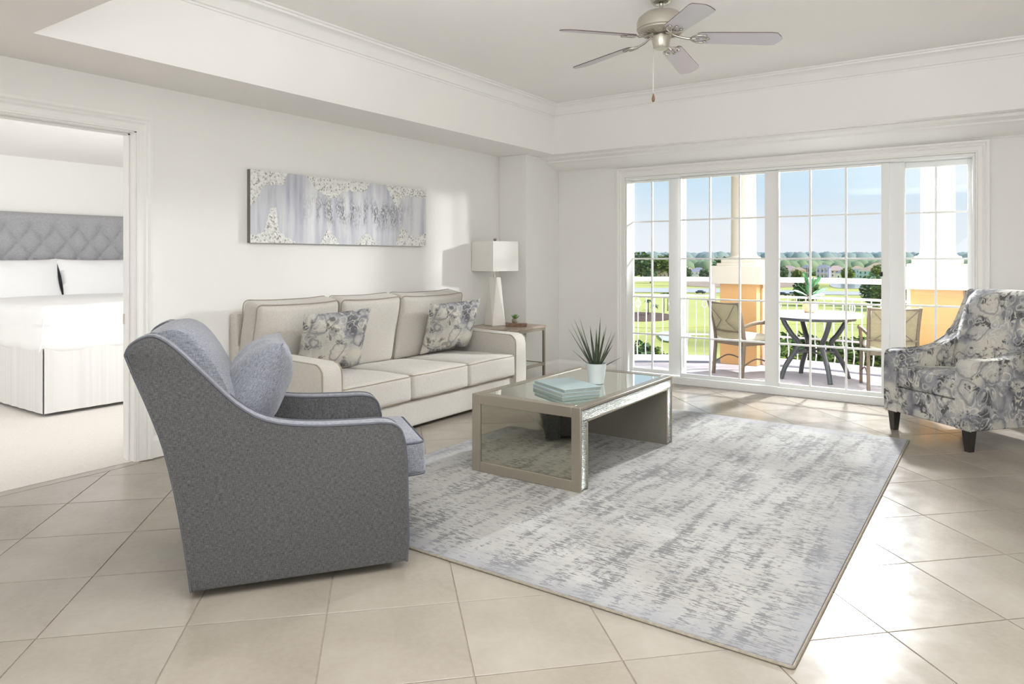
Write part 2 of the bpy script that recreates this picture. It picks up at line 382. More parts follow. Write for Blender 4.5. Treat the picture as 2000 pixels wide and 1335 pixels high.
def pillow(W,H,T,N=22,bm=None,mat=Matrix(),sag=.05):
    bm=bm or nb(); g={}
    for s in (-1,1):
        for i in range(N+1):
            for j in range(N+1):
                u=-1+2*i/N; v=-1+2*j/N
                if s==1 and (i in(0,N) or j in(0,N)): g[s,i,j]=g[-1,i,j]; continue
                th=T/2*(max(0,(1-abs(u)**2.6))*max(0,(1-abs(v)**2.6)))**.55
                x=u*W/2*(1-sag*(1-v*v)); y=v*H/2*(1-sag*(1-u*u))
                nn=noise.noise(Vector((u*2.3,v*2.3,s)))*T*.05
                g[s,i,j]=bm.verts.new(mat@Vector((x,y,s*(th+(nn if th>0.01 else 0)))))
    for s in (-1,1):
        for i in range(N):
            for j in range(N): bm.faces.new((g[s,i,j],g[s,i+1,j],g[s,i+1,j+1],g[s,i,j+1]))
    return bm
def T3(x,y,z): return Matrix.Translation((x,y,z))
def RX(a): return Matrix.Rotation(R(a),4,'X')
def RY(a): return Matrix.Rotation(R(a),4,'Y')
def RZ(a): return Matrix.Rotation(R(a),4,'Z')
def struct(name,bm,mat,parent=None,bevel=0,**k):
    o=obj(name,bm,mat,parent,bevel=bevel,**k)
    if parent is None: o['kind']='structure'
    return o

# ------------------------------------------------------------------ room shell
XL,XR,YB,YW=-4.84,2.20,-2.0,7.44
ZS,ZC=2.575,3.13
# floor slab with separate diagonal tiles
fl=struct('floor',B((XL-.14,YB,-.12),(XR,YW+.02,-.004)),grout_m,smooth=False)
def clip(poly,ax,lim,sgn):
    out=[]
    for i in range(len(poly)):
        a,b=poly[i],poly[(i+1)%len(poly)]; ia=sgn*(a[ax]-lim)>=0; ib=sgn*(b[ax]-lim)>=0
        if ia: out.append(a)
        if ia!=ib:
            t=(lim-a[ax])/(b[ax]-a[ax]); out.append((a[0]+(b[0]-a[0])*t,a[1]+(b[1]-a[1])*t))
    return out
TS=.513; k2=TS/math.sqrt(2); g=.0022
def tile_mesh(poly,c):
    bm=nb(); n=len(poly)
    def ins(d): return [(x+(c0[0]-x)*d,y+(c0[1]-y)*d) for x,y in poly]
    c0=(sum(p[0] for p in poly)/n,sum(p[1] for p in poly)/n)
    bot=[bm.verts.new((x-c[0],y-c[1],-.006)) for x,y in poly]; mid=[bm.verts.new((x-c[0],y-c[1],-.0012)) for x,y in poly]; top=[bm.verts.new((x-c[0],y-c[1],0)) for x,y in ins(.006)]
    for A,Bq in ((bot,mid),(mid,top)):
        for i in range(n): bm.faces.new((A[i],A[(i+1)%n],Bq[(i+1)%n],Bq[i]))
    bm.faces.new(top); bmesh.ops.recalc_face_normals(bm,faces=bm.faces)
    me=D.meshes.new('tile'); bm.to_mesh(me); bm.free(); me.materials.append(tile_m); return me
full=None; cnt=0; ox,oy=-1.795,2.212
for i in range(-30,30):
    for j in range(-30,30):
        cx,cy=ox+(i+j+1)*k2,oy+(i-j)*k2
        if not(XL-.4<cx<XR+.4 and YB-.4<cy<YW+.4): continue
        h=k2-g*1.41; P=[(cx-h,cy),(cx,cy-h),(cx+h,cy),(cx,cy+h)]; Q=P
        for ax,lim,s in ((0,XL+.065,1),(0,XR,-1),(1,YB,1),(1,YW-.012,-1)): Q=clip(Q,ax,lim,s)
        if len(Q)<3: continue
        area=abs(sum(Q[q][0]*Q[(q+1)%len(Q)][1]-Q[(q+1)%len(Q)][0]*Q[q][1] for q in range(len(Q))))/2
        if area<.003: continue
        if len(Q)==4 and all(abs(a[0]-b[0])+abs(a[1]-b[1])<1e-6 for a,b in zip(P,Q)):
            if full is None: full=tile_mesh(P,(cx,cy))
            me=full
        else: me=tile_mesh(Q,(cx,cy))
        o=D.objects.new('tile',me); C.objects.link(o); o.parent=fl; o.location=(cx,cy,rnd.uniform(-.0003,.0003)); cnt+=1
struct('threshold_strip',B((XL-.02,.2,-.005),(XL+.062,2.5,.001)),tile_m,fl,smooth=False)

wl=nb(); box(wl,(XL-.14,2.49,0),(XL,YW,ZC+.1)); box(wl,(XL-.14,YB,0),(XL,.30,ZC+.1)); box(wl,(XL-.14,.30,2.245),(XL,2.49,ZC+.1))
struct('wall_left',wl,wall_m)
struct('wall_left_chase',B((XL,6.725,0),(-4.458,YW,ZS)),wall_m,bevel=.006)['label']='boxed-out corner chase beside the sliding doors'
ww=nb(); box(ww,(XL-.14,YW,0),(-3.56,YW+.24,ZC+.1)); box(ww,(-.185,YW,0),(XR+.2,YW+.24,ZC+.1)); box(ww,(-3.56,YW,2.315),(-.185,YW+.24,ZC+.1))
struct('wall_window',ww,wall_m)
fw=nb(); box(fw,(-14,YW+.235,-8),(XL-.14,YW+.24+.3,9)); box(fw,(XR+.2,YW+.235,-8),(9,YW+.54,9)); box(fw,(XL-.14,YW+.02,ZC+.1),(XR+.2,YW+.54,9)); box(fw,(XL-.14,YW+.05,-8),(XR+.2,YW+.54,-.3))
struct('wall_facade',fw,stucco_o)
struct('wall_right',B((XR,YB,0),(XR+.15,YW,ZC+.1)),wall_m)
struct('wall_back',B((XL-.14,YB-.15,0),(XR+.15,YB,ZC+.1)),wall_m)
# tray ceiling
TX0,TX1,TY0,TY1=-4.215,1.55,1.63,6.93
ce=nb(); box(ce,(XL-.14,YB,ZC),(XR,YW,ZC+.1)); struct('ceiling',ce,ceil_m)
so=nb()
box(so,(XL,YB,ZS),(TX0,YW,ZC)); box(so,(TX1,YB,ZS),(XR,YW,ZC)); box(so,(TX0,YB,ZS),(TX1,TY0,ZC)); box(so,(TX0,TY1,ZS),(TX1,YW,ZC))
struct('ceiling_soffit',so,ceil_m,smooth=False)
# crown moulding round the tray: profile (offset from wall, height below ceiling)
cp=[(0,-.135),(.012,-.135),(.016,-.122),(.03,-.118),(.04,-.10),(.062,-.062),(.088,-.035),(.098,-.03),(.10,-.016),(.115,-.012),(.118,0)]
def crown(name,rect,z,prof,inward=1):
    x0,x1,y0,y1=rect; bm=nb(); R4=[]
    for d,h in prof:
        R4.append([bm.verts.new(p) for p in ((x0+d,y0+d,z+h),(x1-d,y0+d,z+h),(x1-d,y1-d,z+h),(x0+d,y1-d,z+h))])
    for a,b in zip(R4,R4[1:]):
        for k in range(4): bm.faces.new((a[k],a[(k+1)%4],b[(k+1)%4],b[k]))
    return struct(name,bm,trim_m)
crown('trim_1',(TX0,TX1,TY0,TY1),ZC-.001,cp)
# deep crown above the doors (runs along x under the soffit)
pr=[(7.44,2.425),(7.425,2.425),(7.415,2.436),(7.36,2.446),(7.30,2.462),(7.23,2.492),(7.19,2.515),(7.17,2.519),(7.165,2.535),(7.06,2.548),(7.05,2.574),(7.44,2.574)]
struct('trim_2',prism([(y,z) for y,z in pr],-4.457,XR,'yz'),trim_m,ang=25)
# baseboards
bp=[(0,0),(.016,0),(.016,.11),(.012,.125),(.006,.132),(.004,.145),(0,.15)]
struct('baseboard_left',prism([(XL+a,b) for a,b in bp],2.60,6.725,'xz'),trim_m)
struct('baseboard_left_front',prism([(XL+a,b) for a,b in bp],YB,.2,'xz'),trim_m)
struct('baseboard_chase_front',prism([(6.725-a,b) for a,b in bp],XL,-4.458,'yz'),trim_m)
struct('baseboard_chase_side',prism([(-4.458+a,b) for a,b in bp],6.71,YW,'xz'),trim_m)
struct('baseboard_window_left',prism([(YW-a,b) for a,b in bp],-4.458,-3.66,'yz'),trim_m)
struct('baseboard_window_right',prism([(YW-a,b) for a,b in bp],-.085,XR,'yz'),trim_m)
# casing profile around openings
def casing(name,pathpts,axis,base,outw=.105):
    """pathpts: inner edge polyline corners (u,z); axis: 'x' (on wall plane x=base facing +x) or 'y' (facing -y)"""
    prof=[(0,0),(0,.016),(.012,.018),(.018,.012),(.05,.014),(.062,.022),(.074,.016),(.088,.026),(outw,.028),(outw,0)]
    bm=nb(); (u0,u1,zt)=pathpts; rows=[]
    for d,h in prof:
        q=[(u0-d,0),(u0-d,zt+d),(u1+d,zt+d),(u1+d,0)]
        rows.append([bm.verts.new((base+h,u,z) if axis=='x' else (u,base-h,z)) for u,z in q])
    for a,b in zip(rows,rows[1:]):
        for k in range(3): bm.faces.new((a[k],a[k+1],b[k+1],b[k]))
    return struct(name,bm,trim_m,ang=20)
casing('trim_3',(.30,2.492,2.245),'x',XL)
casing('trim_4',(-3.56,-.185,2.315),'y',YW)
# bedroom door jamb with stop and strike plate
jm=nb(); box(jm,(XL-.145,2.48,0),(XL+.004,2.50,2.26)); box(jm,(XL-.145,.29,0),(XL+.004,.31,2.26)); box(jm,(XL-.145,.29,2.235),(XL+.004,2.5,2.26))
box(jm,(XL-.10,2.468,0),(XL-.055,2.48,2.235)); box(jm,(XL-.10,.31,2.222),(XL-.055,2.48,2.235))
dj=struct('door_1_jamb',jm,trim_m,bevel=.002); struct('strike_plate',B((XL-.14,2.476,.93),(XL-.105,2.4795,1.0)),steel_m,dj)['label']='small steel strike plate'

# ------------------------------------------------------------------ sliding glass doors
fr=nb(); Y0=7.47
box(fr,(-3.559,7.441,.076),(-3.542,7.64,2.287)); box(fr,(-.208,7.441,.076),(-.186,7.64,2.287)); box(fr,(-3.559,7.441,2.2875),(-.186,7.64,2.314))
dfm=struct('door_2_frame',fr,vinyl_m,bevel=.003)
sl=nb(); box(sl,(-3.558,7.426,0),(-.187,7.450,.075)); box(sl,(-3.558,7.4505,0),(-.187,7.66,.058)); box(sl,(-3.53,7.54,.0585),(-.215,7.552,.070))
struct('sill',sl,vinyl_m,dfm,bevel=.003)
ROWS=[.112,.512,.94,1.38,1.808,2.262]
pane_cache={}
def door_panel(n,x0,x1,gx,y,label,zt=2.285,top=None):
    """x0..x1 outer panel, gx = glass edges incl. muntin centres"""
    d=D.objects.new('door_%d'%n,None); C.objects.link(d); d.location=((x0+x1)/2,y,0); d['kind']='structure'; d['label']=label
    X=(x0+x1)/2; a,b=gx[0]-X,gx[-1]-X; w0,w1=x0-X,x1-X
    if a-w0>.004: struct('stile',B((w0,-.022,.072),(a,.022,zt)),vinyl_m,d,bevel=.003)
    if w1-b>.004: struct('stile',B((b,-.022,.072),(w1,.022,zt)),vinyl_m,d,bevel=.003)
    struct('rail',B((a,-.021,.072),(b,.021,ROWS[0])),vinyl_m,d,bevel=.003)
    struct('rail',B((a,-.021,ROWS[-1]-(.0 if top is None else top)),(b,.021,zt)),vinyl_m,d,bevel=.003)
    zt2=ROWS[-1]-(.0 if top is None else top)
    for c in gx[1:-1]: struct('muntin',B((c-X-.009,-.012,ROWS[0]),(c-X+.009,.012,zt2)),vinyl_m,d,bevel=.002)
    e=[gx[0]]+[c for c in gx[1:-1]]+[gx[-1]]
    for r in ROWS[1:-1]: struct('muntin',B((a,-.0118,r-.009),(b,.0118,r+.009)),vinyl_m,d,bevel=.002)
    rows=ROWS[:-1]+[zt2]
    for i in range(len(e)-1):
        for j in range(5):
            xa,xb=e[i]-X,e[i+1]-X; za,zb=rows[j],rows[j+1]
            o=obj('pane',B((xa+.002,-.003,za+.002),(xb-.002,.003,zb-.002)),glass_m,d,smooth=False)
    return d
door_panel(2,-3.54,-2.90,[-3.545,-3.30,-3.09],7.60,'narrow two-pane-wide sliding door panel at the left end')
door_panel(3,-2.925,-1.876,[-2.916,-2.592,-2.272,-2.009],7.515,'three-pane-wide sliding door panel left of the centre post')
p3=door_panel(4,-1.876,-.862,[-1.862,-1.565,-1.237,-.93],7.49,'three-pane-wide sliding door panel right of the centre post')
door_panel(5,-.858,-.21,[-.742,-.495,-.248],7.60,'narrow two-pane-wide sliding door panel behind the patterned armchair',top=.03)
struct('post',B((-.872,7.515,.07),(-.745,7.57,2.287)),vinyl_m,dfm,bevel=.003)
hb=nb(); box(hb,(-.012,-.012,-.02),(.012,0,.02)); tube(hb,[(0,-.012,.006),(0,-.022,0),(0,-.022,-.014)],.004,6)
h=obj('latch',hb,dark_m,p3); h.location=(.44,-.022,1.235); h['label']='small dark thumb latch'

# ------------------------------------------------------------------ bedroom beyond the doorway
BX=-9.10
br=struct('floor_bedroom',B((BX,-.6,-.1),(XL-.02,6.2,.004)),carpet_m)
wb=nb(); box(wb,(BX-.12,-.6,0),(BX,6.2,2.7)); struct('wall_bedroom_headboard',wb,wall_m)
struct('wall_bedroom_left',B((BX-.1,-.72,0),(XL-.14,-.6,2.7)),wall_m); struct('wall_bedroom_right',B((BX-.1,6.2,0),(XL-.14,6.32,2.7)),wall_m)
struct('ceiling_bedroom',B((BX-.12,-.72,2.53),(XL-.14,6.32,2.65)),ceil_m)
bed=thing('bed','white bed with striped skirt seen through the doorway','bed',(-7.87,3.72,0))
def quilt(v,p):
    v.z+=.012*noise.noise(Vector((v.x*2.2,v.y*2.2,0)))
    if p[2]<.2 and abs(p[0])>.9: v.x+=.012*math.sin(v.y*14)
    if p[2]<.2 and abs(p[1])>.9: v.y+=.012*math.sin(v.x*14)
    return v
obj('comforter',rbox(2.17,2.07,.42,.085,16,.012,T3(0,0,.755),quilt),sheet_m,bed,ang=80)
sk=nb()
def strip(bm,pts,z0,z1):
    a=[bm.verts.new((x,y,z0)) for x,y in pts]; b=[bm.verts.new((x,y,z1)) for x,y in pts]; c=[bm.verts.new((x*.985,y*.985,z1)) for x,y in pts]; d=[bm.verts.new((x*.985,y*.985,z0)) for x,y in pts]
    for i in range(len(pts)-1):
        for A,Q in ((a,b),(b,c),(c,d),(d,a)): bm.faces.new((A[i],A[i+1],Q[i+1],Q[i]))
n=60
strip(sk,[(1.06+.004*math.sin(i*1.3),-1.0+2.0*i/n) for i in range(n+1)],.035,.60)
strip(sk,[(-1.05+2.10*i/n,-1.01+.004*math.sin(i*1.3)) for i in range(n+1)],.035,.60)
strip(sk,[(-1.05+2.10*i/n,1.01) for i in range(n+1)],.035,.60)
sko=obj('bed_skirt',sk,skirt_m,bed); obj('box_spring',B((-1.05,-.97,.10),(1.03,.97,.56)),sheet_m,bed)
for fx in(-.9,.9):
    for fy in(-.85,.85): obj('leg',lathe(nb(),[(.03,0),(.03,.1)],(fx,fy,.005),10),black_m,bed)
obj('seam',tube(nb(),crom([(1.075,-1.045,.58),(1.088,-1.03,.66),(1.086,-1.02,.78),(1.06,-1.0,.90)],4),.006,6),sheet_m,bed)
hb=thing('headboard','grey diamond-tufted upholstered headboard behind the white bed pillows','headboard',(BX+.005,3.72,0))
bm=nb(); W0,Z0,Z1=1.06,.5,1.905; ny,nzv=150,100; g={}
for i in range(ny+1):
    for j in range(nzv+1):
        y=-W0+2*W0*i/ny; z=Z0+(Z1-Z0)*j/nzv
        aa=y/.25+(z-1.74)/.32; bb=y/.25-(z-1.74)/.32
        q=(abs(math.sin(PI*aa))*abs(math.sin(PI*bb)))**.36 if z<1.75 else max((abs(math.sin(PI*aa))*abs(math.sin(PI*bb)))**.36,min(1,(z-1.74)/.05)*(.35+.65*abs(math.sin(PI*y/.25))**.4))
        ed=min(1,(Z1-z)/.04,(W0-abs(y))/.04); ed=max(0,ed)**.5
        g[i,j]=bm.verts.new((.05+.055*q*ed+.01*ed,y,z))
for i in range(ny):
    for j in range(nzv): bm.faces.new((g[i,j],g[i+1,j],g[i+1,j+1],g[i,j+1]))
box(bm,(0,-W0,Z0),(.055,W0,Z1)); obj('upholstery',bm,head_m,hb,ang=80)
for fy in(-.9,.9): obj('leg',B((.01,fy-.04,0),(.05,fy+.04,.52)),black_m,hb)
btn=None
for r in range(4):
    z=1.74-r*.16
    for k in range(-5,6):
        y=.25*k+(.125 if r%2 else 0)
        if abs(y)>W0-.06: continue
        if btn is None:
            btn=obj('button',lathe(nb(),[(.001,.012),(.009,.009),(.013,.002),(.013,0)],seg=10),head_m,hb); btn.rotation_euler=(0,R(90),0); b=btn
        else: b=btn.copy(); C.objects.link(b)
        b.location=(.062,y,z)
for i,(y,lab) in enumerate(((3.22,'white bed pillow left of the other against the tufted headboard'),(4.14,'white bed pillow on the right half of the bed head'))):
    o=obj('bed_pillow',pillow(.94,.56,.24,20,mat=T3(-8.80,y,1.12)@RY(68)@RZ(90),sag=.06),sheet_m,ang=80); tag(o,lab,'pillow','white bed pillows')

# ------------------------------------------------------------------ rug
rg=thing('area_rug','large grey abstract area rug under the mirrored coffee table','rug',(-1.945,4.30,0))
bm=rbox(2.73,3.615,.012,.0055,2,0,T3(0,0,.0072)); obj('pile',bm,rug_m,rg,ang=60)
bm=nb(); tube(bm,rrect(2.742,3.627,.01,.0062),.0058,6,True); obj('binding',bm,rugedge_m,rg)
RZ0=.0135
# ------------------------------------------------------------------ coffee table
ct=thing('coffee_table','champagne silver waterfall coffee table with mirrored top and ends','coffee table',(-2.415,4.31,RZ0))
hx,hy,H,t=.40,.70,.495,.095
def ring(bm,y0,y1,x0,x1,z0,z1,w):   # rectangular frame in xz, thickness y0..y1
    box(bm,(x0,y0,z0),(x0+w,y1,z1)); box(bm,(x1-w,y0,z0),(x1,y1,z1)); box(bm,(x0+w,y0,z0),(x1-w,y1,z0+w)); box(bm,(x0+w,y0,z1-w),(x1-w,y1,z1))
bm=nb(); ring(bm,-hy,-hy+.018,-hx,hx,0,H,.062); ring(bm,hy-.018,hy,-hx,hx,0,H,.062)
box(bm,(-hx,-hy+.018,H-.018),(-hx+.062,hy-.018,H)); box(bm,(hx-.062,-hy+.018,H-.018),(hx,hy-.018,H)); box(bm,(-hx+.062,-hy+.018,H-.018),(hx-.062,-hy+.07,H)); box(bm,(-hx+.062,hy-.07,H-.018),(hx-.062,hy-.018,H))
obj('frame',bm,champ_m,ct,bevel=.0025)
obj('mirror_top',B((-hx+.062,-hy+.07,H-.014),(hx-.062,hy-.07,H-.003)),mirror_m,ct)['label']='mirrored table top panel'
for s in(-1,1):
    y=s*(hy-.012); obj('mirror_panel',B((-hx+.06,min(y,y-s*.008),.06),(hx-.06,max(y,y-s*.008),H-.06)),smoke_m,ct)['label']='smoky mirrored end panel'
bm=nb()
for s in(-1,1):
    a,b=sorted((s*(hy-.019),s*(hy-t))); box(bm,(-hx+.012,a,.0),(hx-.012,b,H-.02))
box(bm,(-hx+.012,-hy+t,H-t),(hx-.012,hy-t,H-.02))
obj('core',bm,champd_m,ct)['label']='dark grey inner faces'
for s in(-1,1):
    x0,x1=sorted((s*(hx-.012),s*(hx-.003))); 
    for y0,y1,z0,z1 in ((-hy+.022,-hy+t-.012,.012,H-t+.01),(hy-t+.012,hy-.022,.012,H-t+.01),(-hy+.022,hy-.022,H-t+.014,H-.022)):
        obj('mirror_strip',B((x0,y0,z0),(x1,y1,z1)),crystal_m,ct)
    x0,x1=sorted((s*(hx-.013),s*hx)); bm=nb()
    box(bm,(x0,-hy+t-.010,0),(x1,-hy+t,H-t)); box(bm,(x0,hy-t,0),(x1,hy-t+.010,H-t)); box(bm,(x0,-hy+t,H-t),(x1,hy-t,H-t+.012))
    obj('edge_trim',bm,champ_m,ct,bevel=.002)
CTZ=RZ0+H
# books
def book(name,lab,x,y,z,rz,L_,W_,T_):
    b=thing(name,lab,'book',(x,y,z),R(rz),'pale teal books on the coffee table')
    bm=nb(); box(bm,(-L_/2,-W_/2,0),(L_/2,W_/2,.003)); box(bm,(-L_/2,-W_/2,T_-.003),(L_/2,W_/2,T_)); box(bm,(-L_/2,-W_/2,.003),(-L_/2+.004,W_/2,T_-.003)); obj('cover',bm,book_m,b,bevel=.001)
    obj('pages',B((-L_/2+.004,-W_/2+.005,.003),(L_/2-.005,W_/2-.005,T_-.003)),page_m,b)
book('book','lower pale teal hardcover book lying flat on the mirrored table',-2.365,4.04,CTZ-.002,-30,.40,.285,.026)
book('book','upper pale teal book, topmost of the stack on the coffee table',-2.358,4.045,CTZ+.0245,-28.5,.395,.28,.024)
# agave pot
def leaf(bm,base,direc,length,w,curve=.25,n=9,thick=.35,mi=0):
    d=Vector(direc).normalized(); side=d.cross(Vector((0,0,1))); side=side.normalized() if side.length>1e-3 else Vector((1,0,0)); upn=side.cross(d).normalized()
    rings=[]
    for i in range(n+1):
        t=i/n; p=Vector(base)+d*length*t+upn*curve*length*(t*t)*1.0
        ww=w*(.75+.6*t*(1-t)*2)*(1-t)**.75+.0004
        rings.append([bm.verts.new(p+side*ww),bm.verts.new(p-upn*ww*thick*1.2),bm.verts.new(p-side*ww),bm.verts.new(p+upn*ww*thick*.3)])
    for a,b in zip(rings,rings[1:]):
        for k in range(4): bm.faces.new((a[k],a[(k+1)%4],b[(k+1)%4],b[k])).material_index=mi
    bm.faces.new(rings[0]).material_index=mi; bm.faces.new(rings[-1]).material_index=mi
    return bm
ap=thing('potted_agave','dark spiky aloe plant in a pale grey pot on the coffee table','plant',(-2.335,4.41,CTZ-.002))
bm=lathe(nb(),[(.048,0),(.052,.002),(.072,.135),(.073,.142),(.067,.142),(.064,.12),(.0,.118)],seg=36); obj('pot',bm,pot_m,ap,ang=50)
obj('soil',lathe(nb(),[(.064,.115),(.062,.124),(0,.127)],seg=20),soil_m,ap)
# (screen-ish directions are given in the camera-facing basis only to shape the fan of leaves)
Rv=Vector((.822,.569,0)); Fv=Vector((-.569,.822,0))
for lx,up,fw,ln,w in ((-.62,1,.0,.31,.011),(-.50,1,.1,.33,.012),(-.42,1,-.15,.36,.013),(-.30,1,.1,.35,.014),(-.36,1,.35,.29,.011),(-.12,1,.2,.28,.013),(-.02,1,-.2,.27,.014),(.08,1,-.05,.345,.016),(.12,1,.25,.30,.012),(.17,1,-.2,.27,.012),(.24,1,.1,.29,.012),(.38,1,0,.27,.012),(.46,1,-.15,.26,.011),(.5,1,.2,.27,.010),(.9,.5,-.2,.15,.010),(-.8,.7,.3,.17,.010),(.55,.7,.5,.2,.011),(-.2,1,-.45,.19,.012),(.3,1,-.5,.17,.011),(-.1,1,.5,.26,.012),(-.5,.8,-.5,.2,.012)):
    dv=Rv*lx+Fv*fw+Vector((0,0,up)); bse=Vector((0,0,.118))+(Rv*lx+Fv*fw)*.045
    obj('leaf',leaf(nb(),bse,dv,ln*1.02,w,-.04*abs(lx)+.02,10,.55),aloe_m,ap,ang=70)

# ------------------------------------------------------------------ sofa
sf=thing('sofa','beige three-seat sofa with piped cushions along the left wall','sofa',(-4.30,4.535,0))
XF,XB=.45,-.47   # local front / back
YL,YR=-1.275,1.275
AT=.185
# base apron
bm=rbox(.86,2.40,.21,.02,6,0,T3(-.015,0,.135)); obj('base_apron',bm,beige_m,sf,ang=60)
def armprof(): # (x,z) outline with rounded top front
    p=[(XB+.02,.03),(XB+.0,.45),(XB+.02,.66),(XB+.12,.672),(-.1,.658),(.18,.65),(XF-.09,.645),(XF-.045,.636),(XF-.012,.605),(XF,.56),(XF,.30),(XF-.004,.03)]
    return p
for s,y0,y1 in((-1,YL,YL+AT),(1,YR-AT,YR)):
    P=armprof(); a=obj('arm',prism([tuple(p) for p in P],y0,y1,'xz',.022,4),beige_m,sf,ang=50)
    bm=nb()
    for yy in ((y0+.004,y1-.004)):
        pts=[Vector((x,yy,z)) for x,z in P[2:]]; tube(bm,crom([(p.x-.004*(1 if p.x>.4 else 0),p.y,p.z-.004) for p in pts],4),.0055,6)
    obj('piping',bm,beigep_m,a)
# back frame, leaning
bfp=[(XB-.02,.05),(XB-.05,.55),(XB-.058,.93),(XB-.05,.965),(XB-.02,.975),(XB+.015,.96),(XB+.03,.90),(XB+.05,.42),(XB+.05,.05)]
obj('back_frame',prism(bfp,YL-.07,YR-.015,'xz',.02,3),beige_m,sf,ang=50)
# seats
cw=(YR-YL-2*AT)/3
for i in range(3):
    yc=YL+AT+cw*(i+.5)
    def seatfn(v,p,i=i):
        v.z+=.006*noise.noise(Vector((v.x*4,v.y*4+i*7,0)))
        return v
    cushion('seat_cushion',.84,cw-.006,.205,beige_m,beigep_m,sf,T3(.03,yc,.345)@RY(-1.2),.032,.024,.0042,seatfn)
    def backfn(v,p,i=i):
        v.z+=.02*noise.noise(Vector((v.x*3+i*5,v.y*3,1))); v.x-=.014*(1-p[1]**2)*(p[0]>0); v.y+=.01*noise.noise(Vector((v.x*5,v.y*3,i)))
        return v
    b0,b1=((-1.33,-.525),(-.52,.195),(.20,1.10))[i]
    cushion('back_cushion',.62,b1-b0,.19,beige_m,beigep_m,sf,T3(-.345,(b0+b1)/2,.755)@RY(-79),.05,.035,.0042,backfn)
for x in(-.38,.36):
    for y in(-1.2,1.2): obj('foot',lathe(nb(),[(.018,0),(.026,.045)],(x,y,0),12),black_m,sf)
# throw pillows
for lab,(x,y,z),rz,ry,tw in (('blue grey medallion print throw pillow at the left end of the sofa',(-4.345,3.79,.73),-10,-66,3),('blue grey medallion print throw pillow leaning by the right sofa arm',(-4.37,5.27,.73),-13,-67,3)):
    o=obj('throw_pillow',pillow(.60,.54,.17,24),ikatp_m,ang=80); o.matrix_world=T3(x,y,z)@RZ(rz)@RY(ry)@RZ(90+tw)@RZ(0)
    o.location=(x,y,z); o.rotation_euler=(T3(0,0,0)@RZ(rz)@RY(ry+180)@RZ(90+tw)).to_euler()
    tag(o,lab,'pillow','printed throw pillows on the sofa')

# ------------------------------------------------------------------ grey swivel chair
ang=math.atan2(.814,.581)
gc=thing('swivel_armchair','charcoal grey upholstered swivel armchair with sloping arms in the foreground','armchair',(-2.681,1.601,0),ang)
# local x = forward, y = away to the left (0 near side .. .76)
GW=.77
top=[(-.236,1.0),(-.222,1.035),(-.19,1.06),(-.135,1.072),(-.062,1.022),(.051,.903),(.167,.781),(.286,.704),(.45,.67),(.664,.66),(.77,.658),(.825,.645),(.856,.61),(.871,.55)]
front=[(.88,.344),(.884,.138),(.877,.035)]
back=[(0,.035),(-.021,.2),(-.052,.4),(-.099,.62),(-.153,.78),(-.204,.91)]
tp=[(p.x,p.y) for p in crom([(a,b,0) for a,b in top],3)]; bk=[(p.x,p.y) for p in crom([(a,b,0) for a,b in back],3)]
outl=bk+tp+front
for y0,y1 in((0,.105),(GW-.105,GW)):
    a=obj('arm',prism(outl,y0,y1,'xz',.012,3),grey_m,gc,ang=50)
    bm=nb()
    for yy in (y0+.003,y1-.003): tube(bm,[(x,yy,z) for x,z in tp+[(.878,.46)]+front[:]],.0058,6)
    tube(bm,[(x-.001,y0+.003 if y0==0 else y1-.003,z) for x,z in bk+[top[0]]],.004,6)
    obj('piping',bm,greyp_m,a)
    bm=nb(); q=[p for p in tp if p[1]>.5]
    rows=[]
    for x,z in q: rows.append([bm.verts.new((x,y0+.012,z+.0012)),bm.verts.new((x,(y0+y1)/2,z+.006)),bm.verts.new((x,y1-.012,z+.0012))])
    for r0,r1 in zip(rows,rows[1:]):
        for k in range(2): bm.faces.new((r0[k],r0[k+1],r1[k+1],r1[k]))
    obj('lit_arm_top',bm,greyl_m,a,ang=80)  # paler fabric paints in the light on the upward-facing arm tops
# back with crowned top
inner=[(.27,.30),(.235,.50),(.175,.72),(.10,.90),(.02,1.03),(-.045,1.085),(-.11,1.09),(-.185,1.055),(-.222,1.0),(-.204,.91),(-.153,.78),(-.099,.62),(-.052,.4),(-.01,.035),(.2,.035)]
inner=[(p.x,p.y) for p in crom([(a,b,0) for a,b in inner[:9]],4)]+inner[9:]
bm=nb(); NN=20; rows=[]
for i in range(NN+1):
    y=.095+(GW-.19)*i/NN; c=1-abs((i/NN-.5)*2)**3; row=[]
    for k,(x,z) in enumerate(inner):
        dz=(.012*c-.006) if z>.95 else 0; dx=.03*c if (k<24) else 0
        row.append(bm.verts.new((x+dx,y,z+dz)))
    rows.append(row)
for a,b in zip(rows,rows[1:]):
    for k in range(len(inner)): bm.faces.new((a[k],a[(k+1)%len(inner)],b[(k+1)%len(inner)],b[k]))
bm.faces.new(rows[0][::-1]); bm.faces.new(rows[-1]); bmesh.ops.subdivide_edges(bm,edges=bm.edges[:],cuts=0)
obj('backrest',bm,greyl_m,gc,ang=75)
obj('front_apron',rbox(.62,GW-.18,.30,.02,4,0,T3(.54,GW/2,.19)),grey_m,gc,ang=60)
cushion('seat_cushion',.78,GW-.215,.17,greyl_m,greyp_m,gc,T3(.60,GW/2,.445)@RY(-2),.035,.02,.005)
ob=lathe(nb(),[(.0,0),(.27,0),(.28,.01),(.28,.022),(.05,.03),(.05,.06),(0,.06)],(.42,GW/2,0),40); obj('swivel_base',ob,dark_m,gc)
o=obj('lumbar_pillow',pillow(.50,.52,.27,24),greyl_m,ang=80)
o.rotation_euler=(RZ(math.degrees(ang))@RY(-62+180)@RZ(90)).to_euler(); pc=Vector((-2.681,1.601,0))+Vector((.581,.814,0))*.235+Vector((-.814,.581,0))*.35
o.location=(pc.x,pc.y,.785); tag(o,'plump blue grey pillow resting in the charcoal swivel chair','pillow')

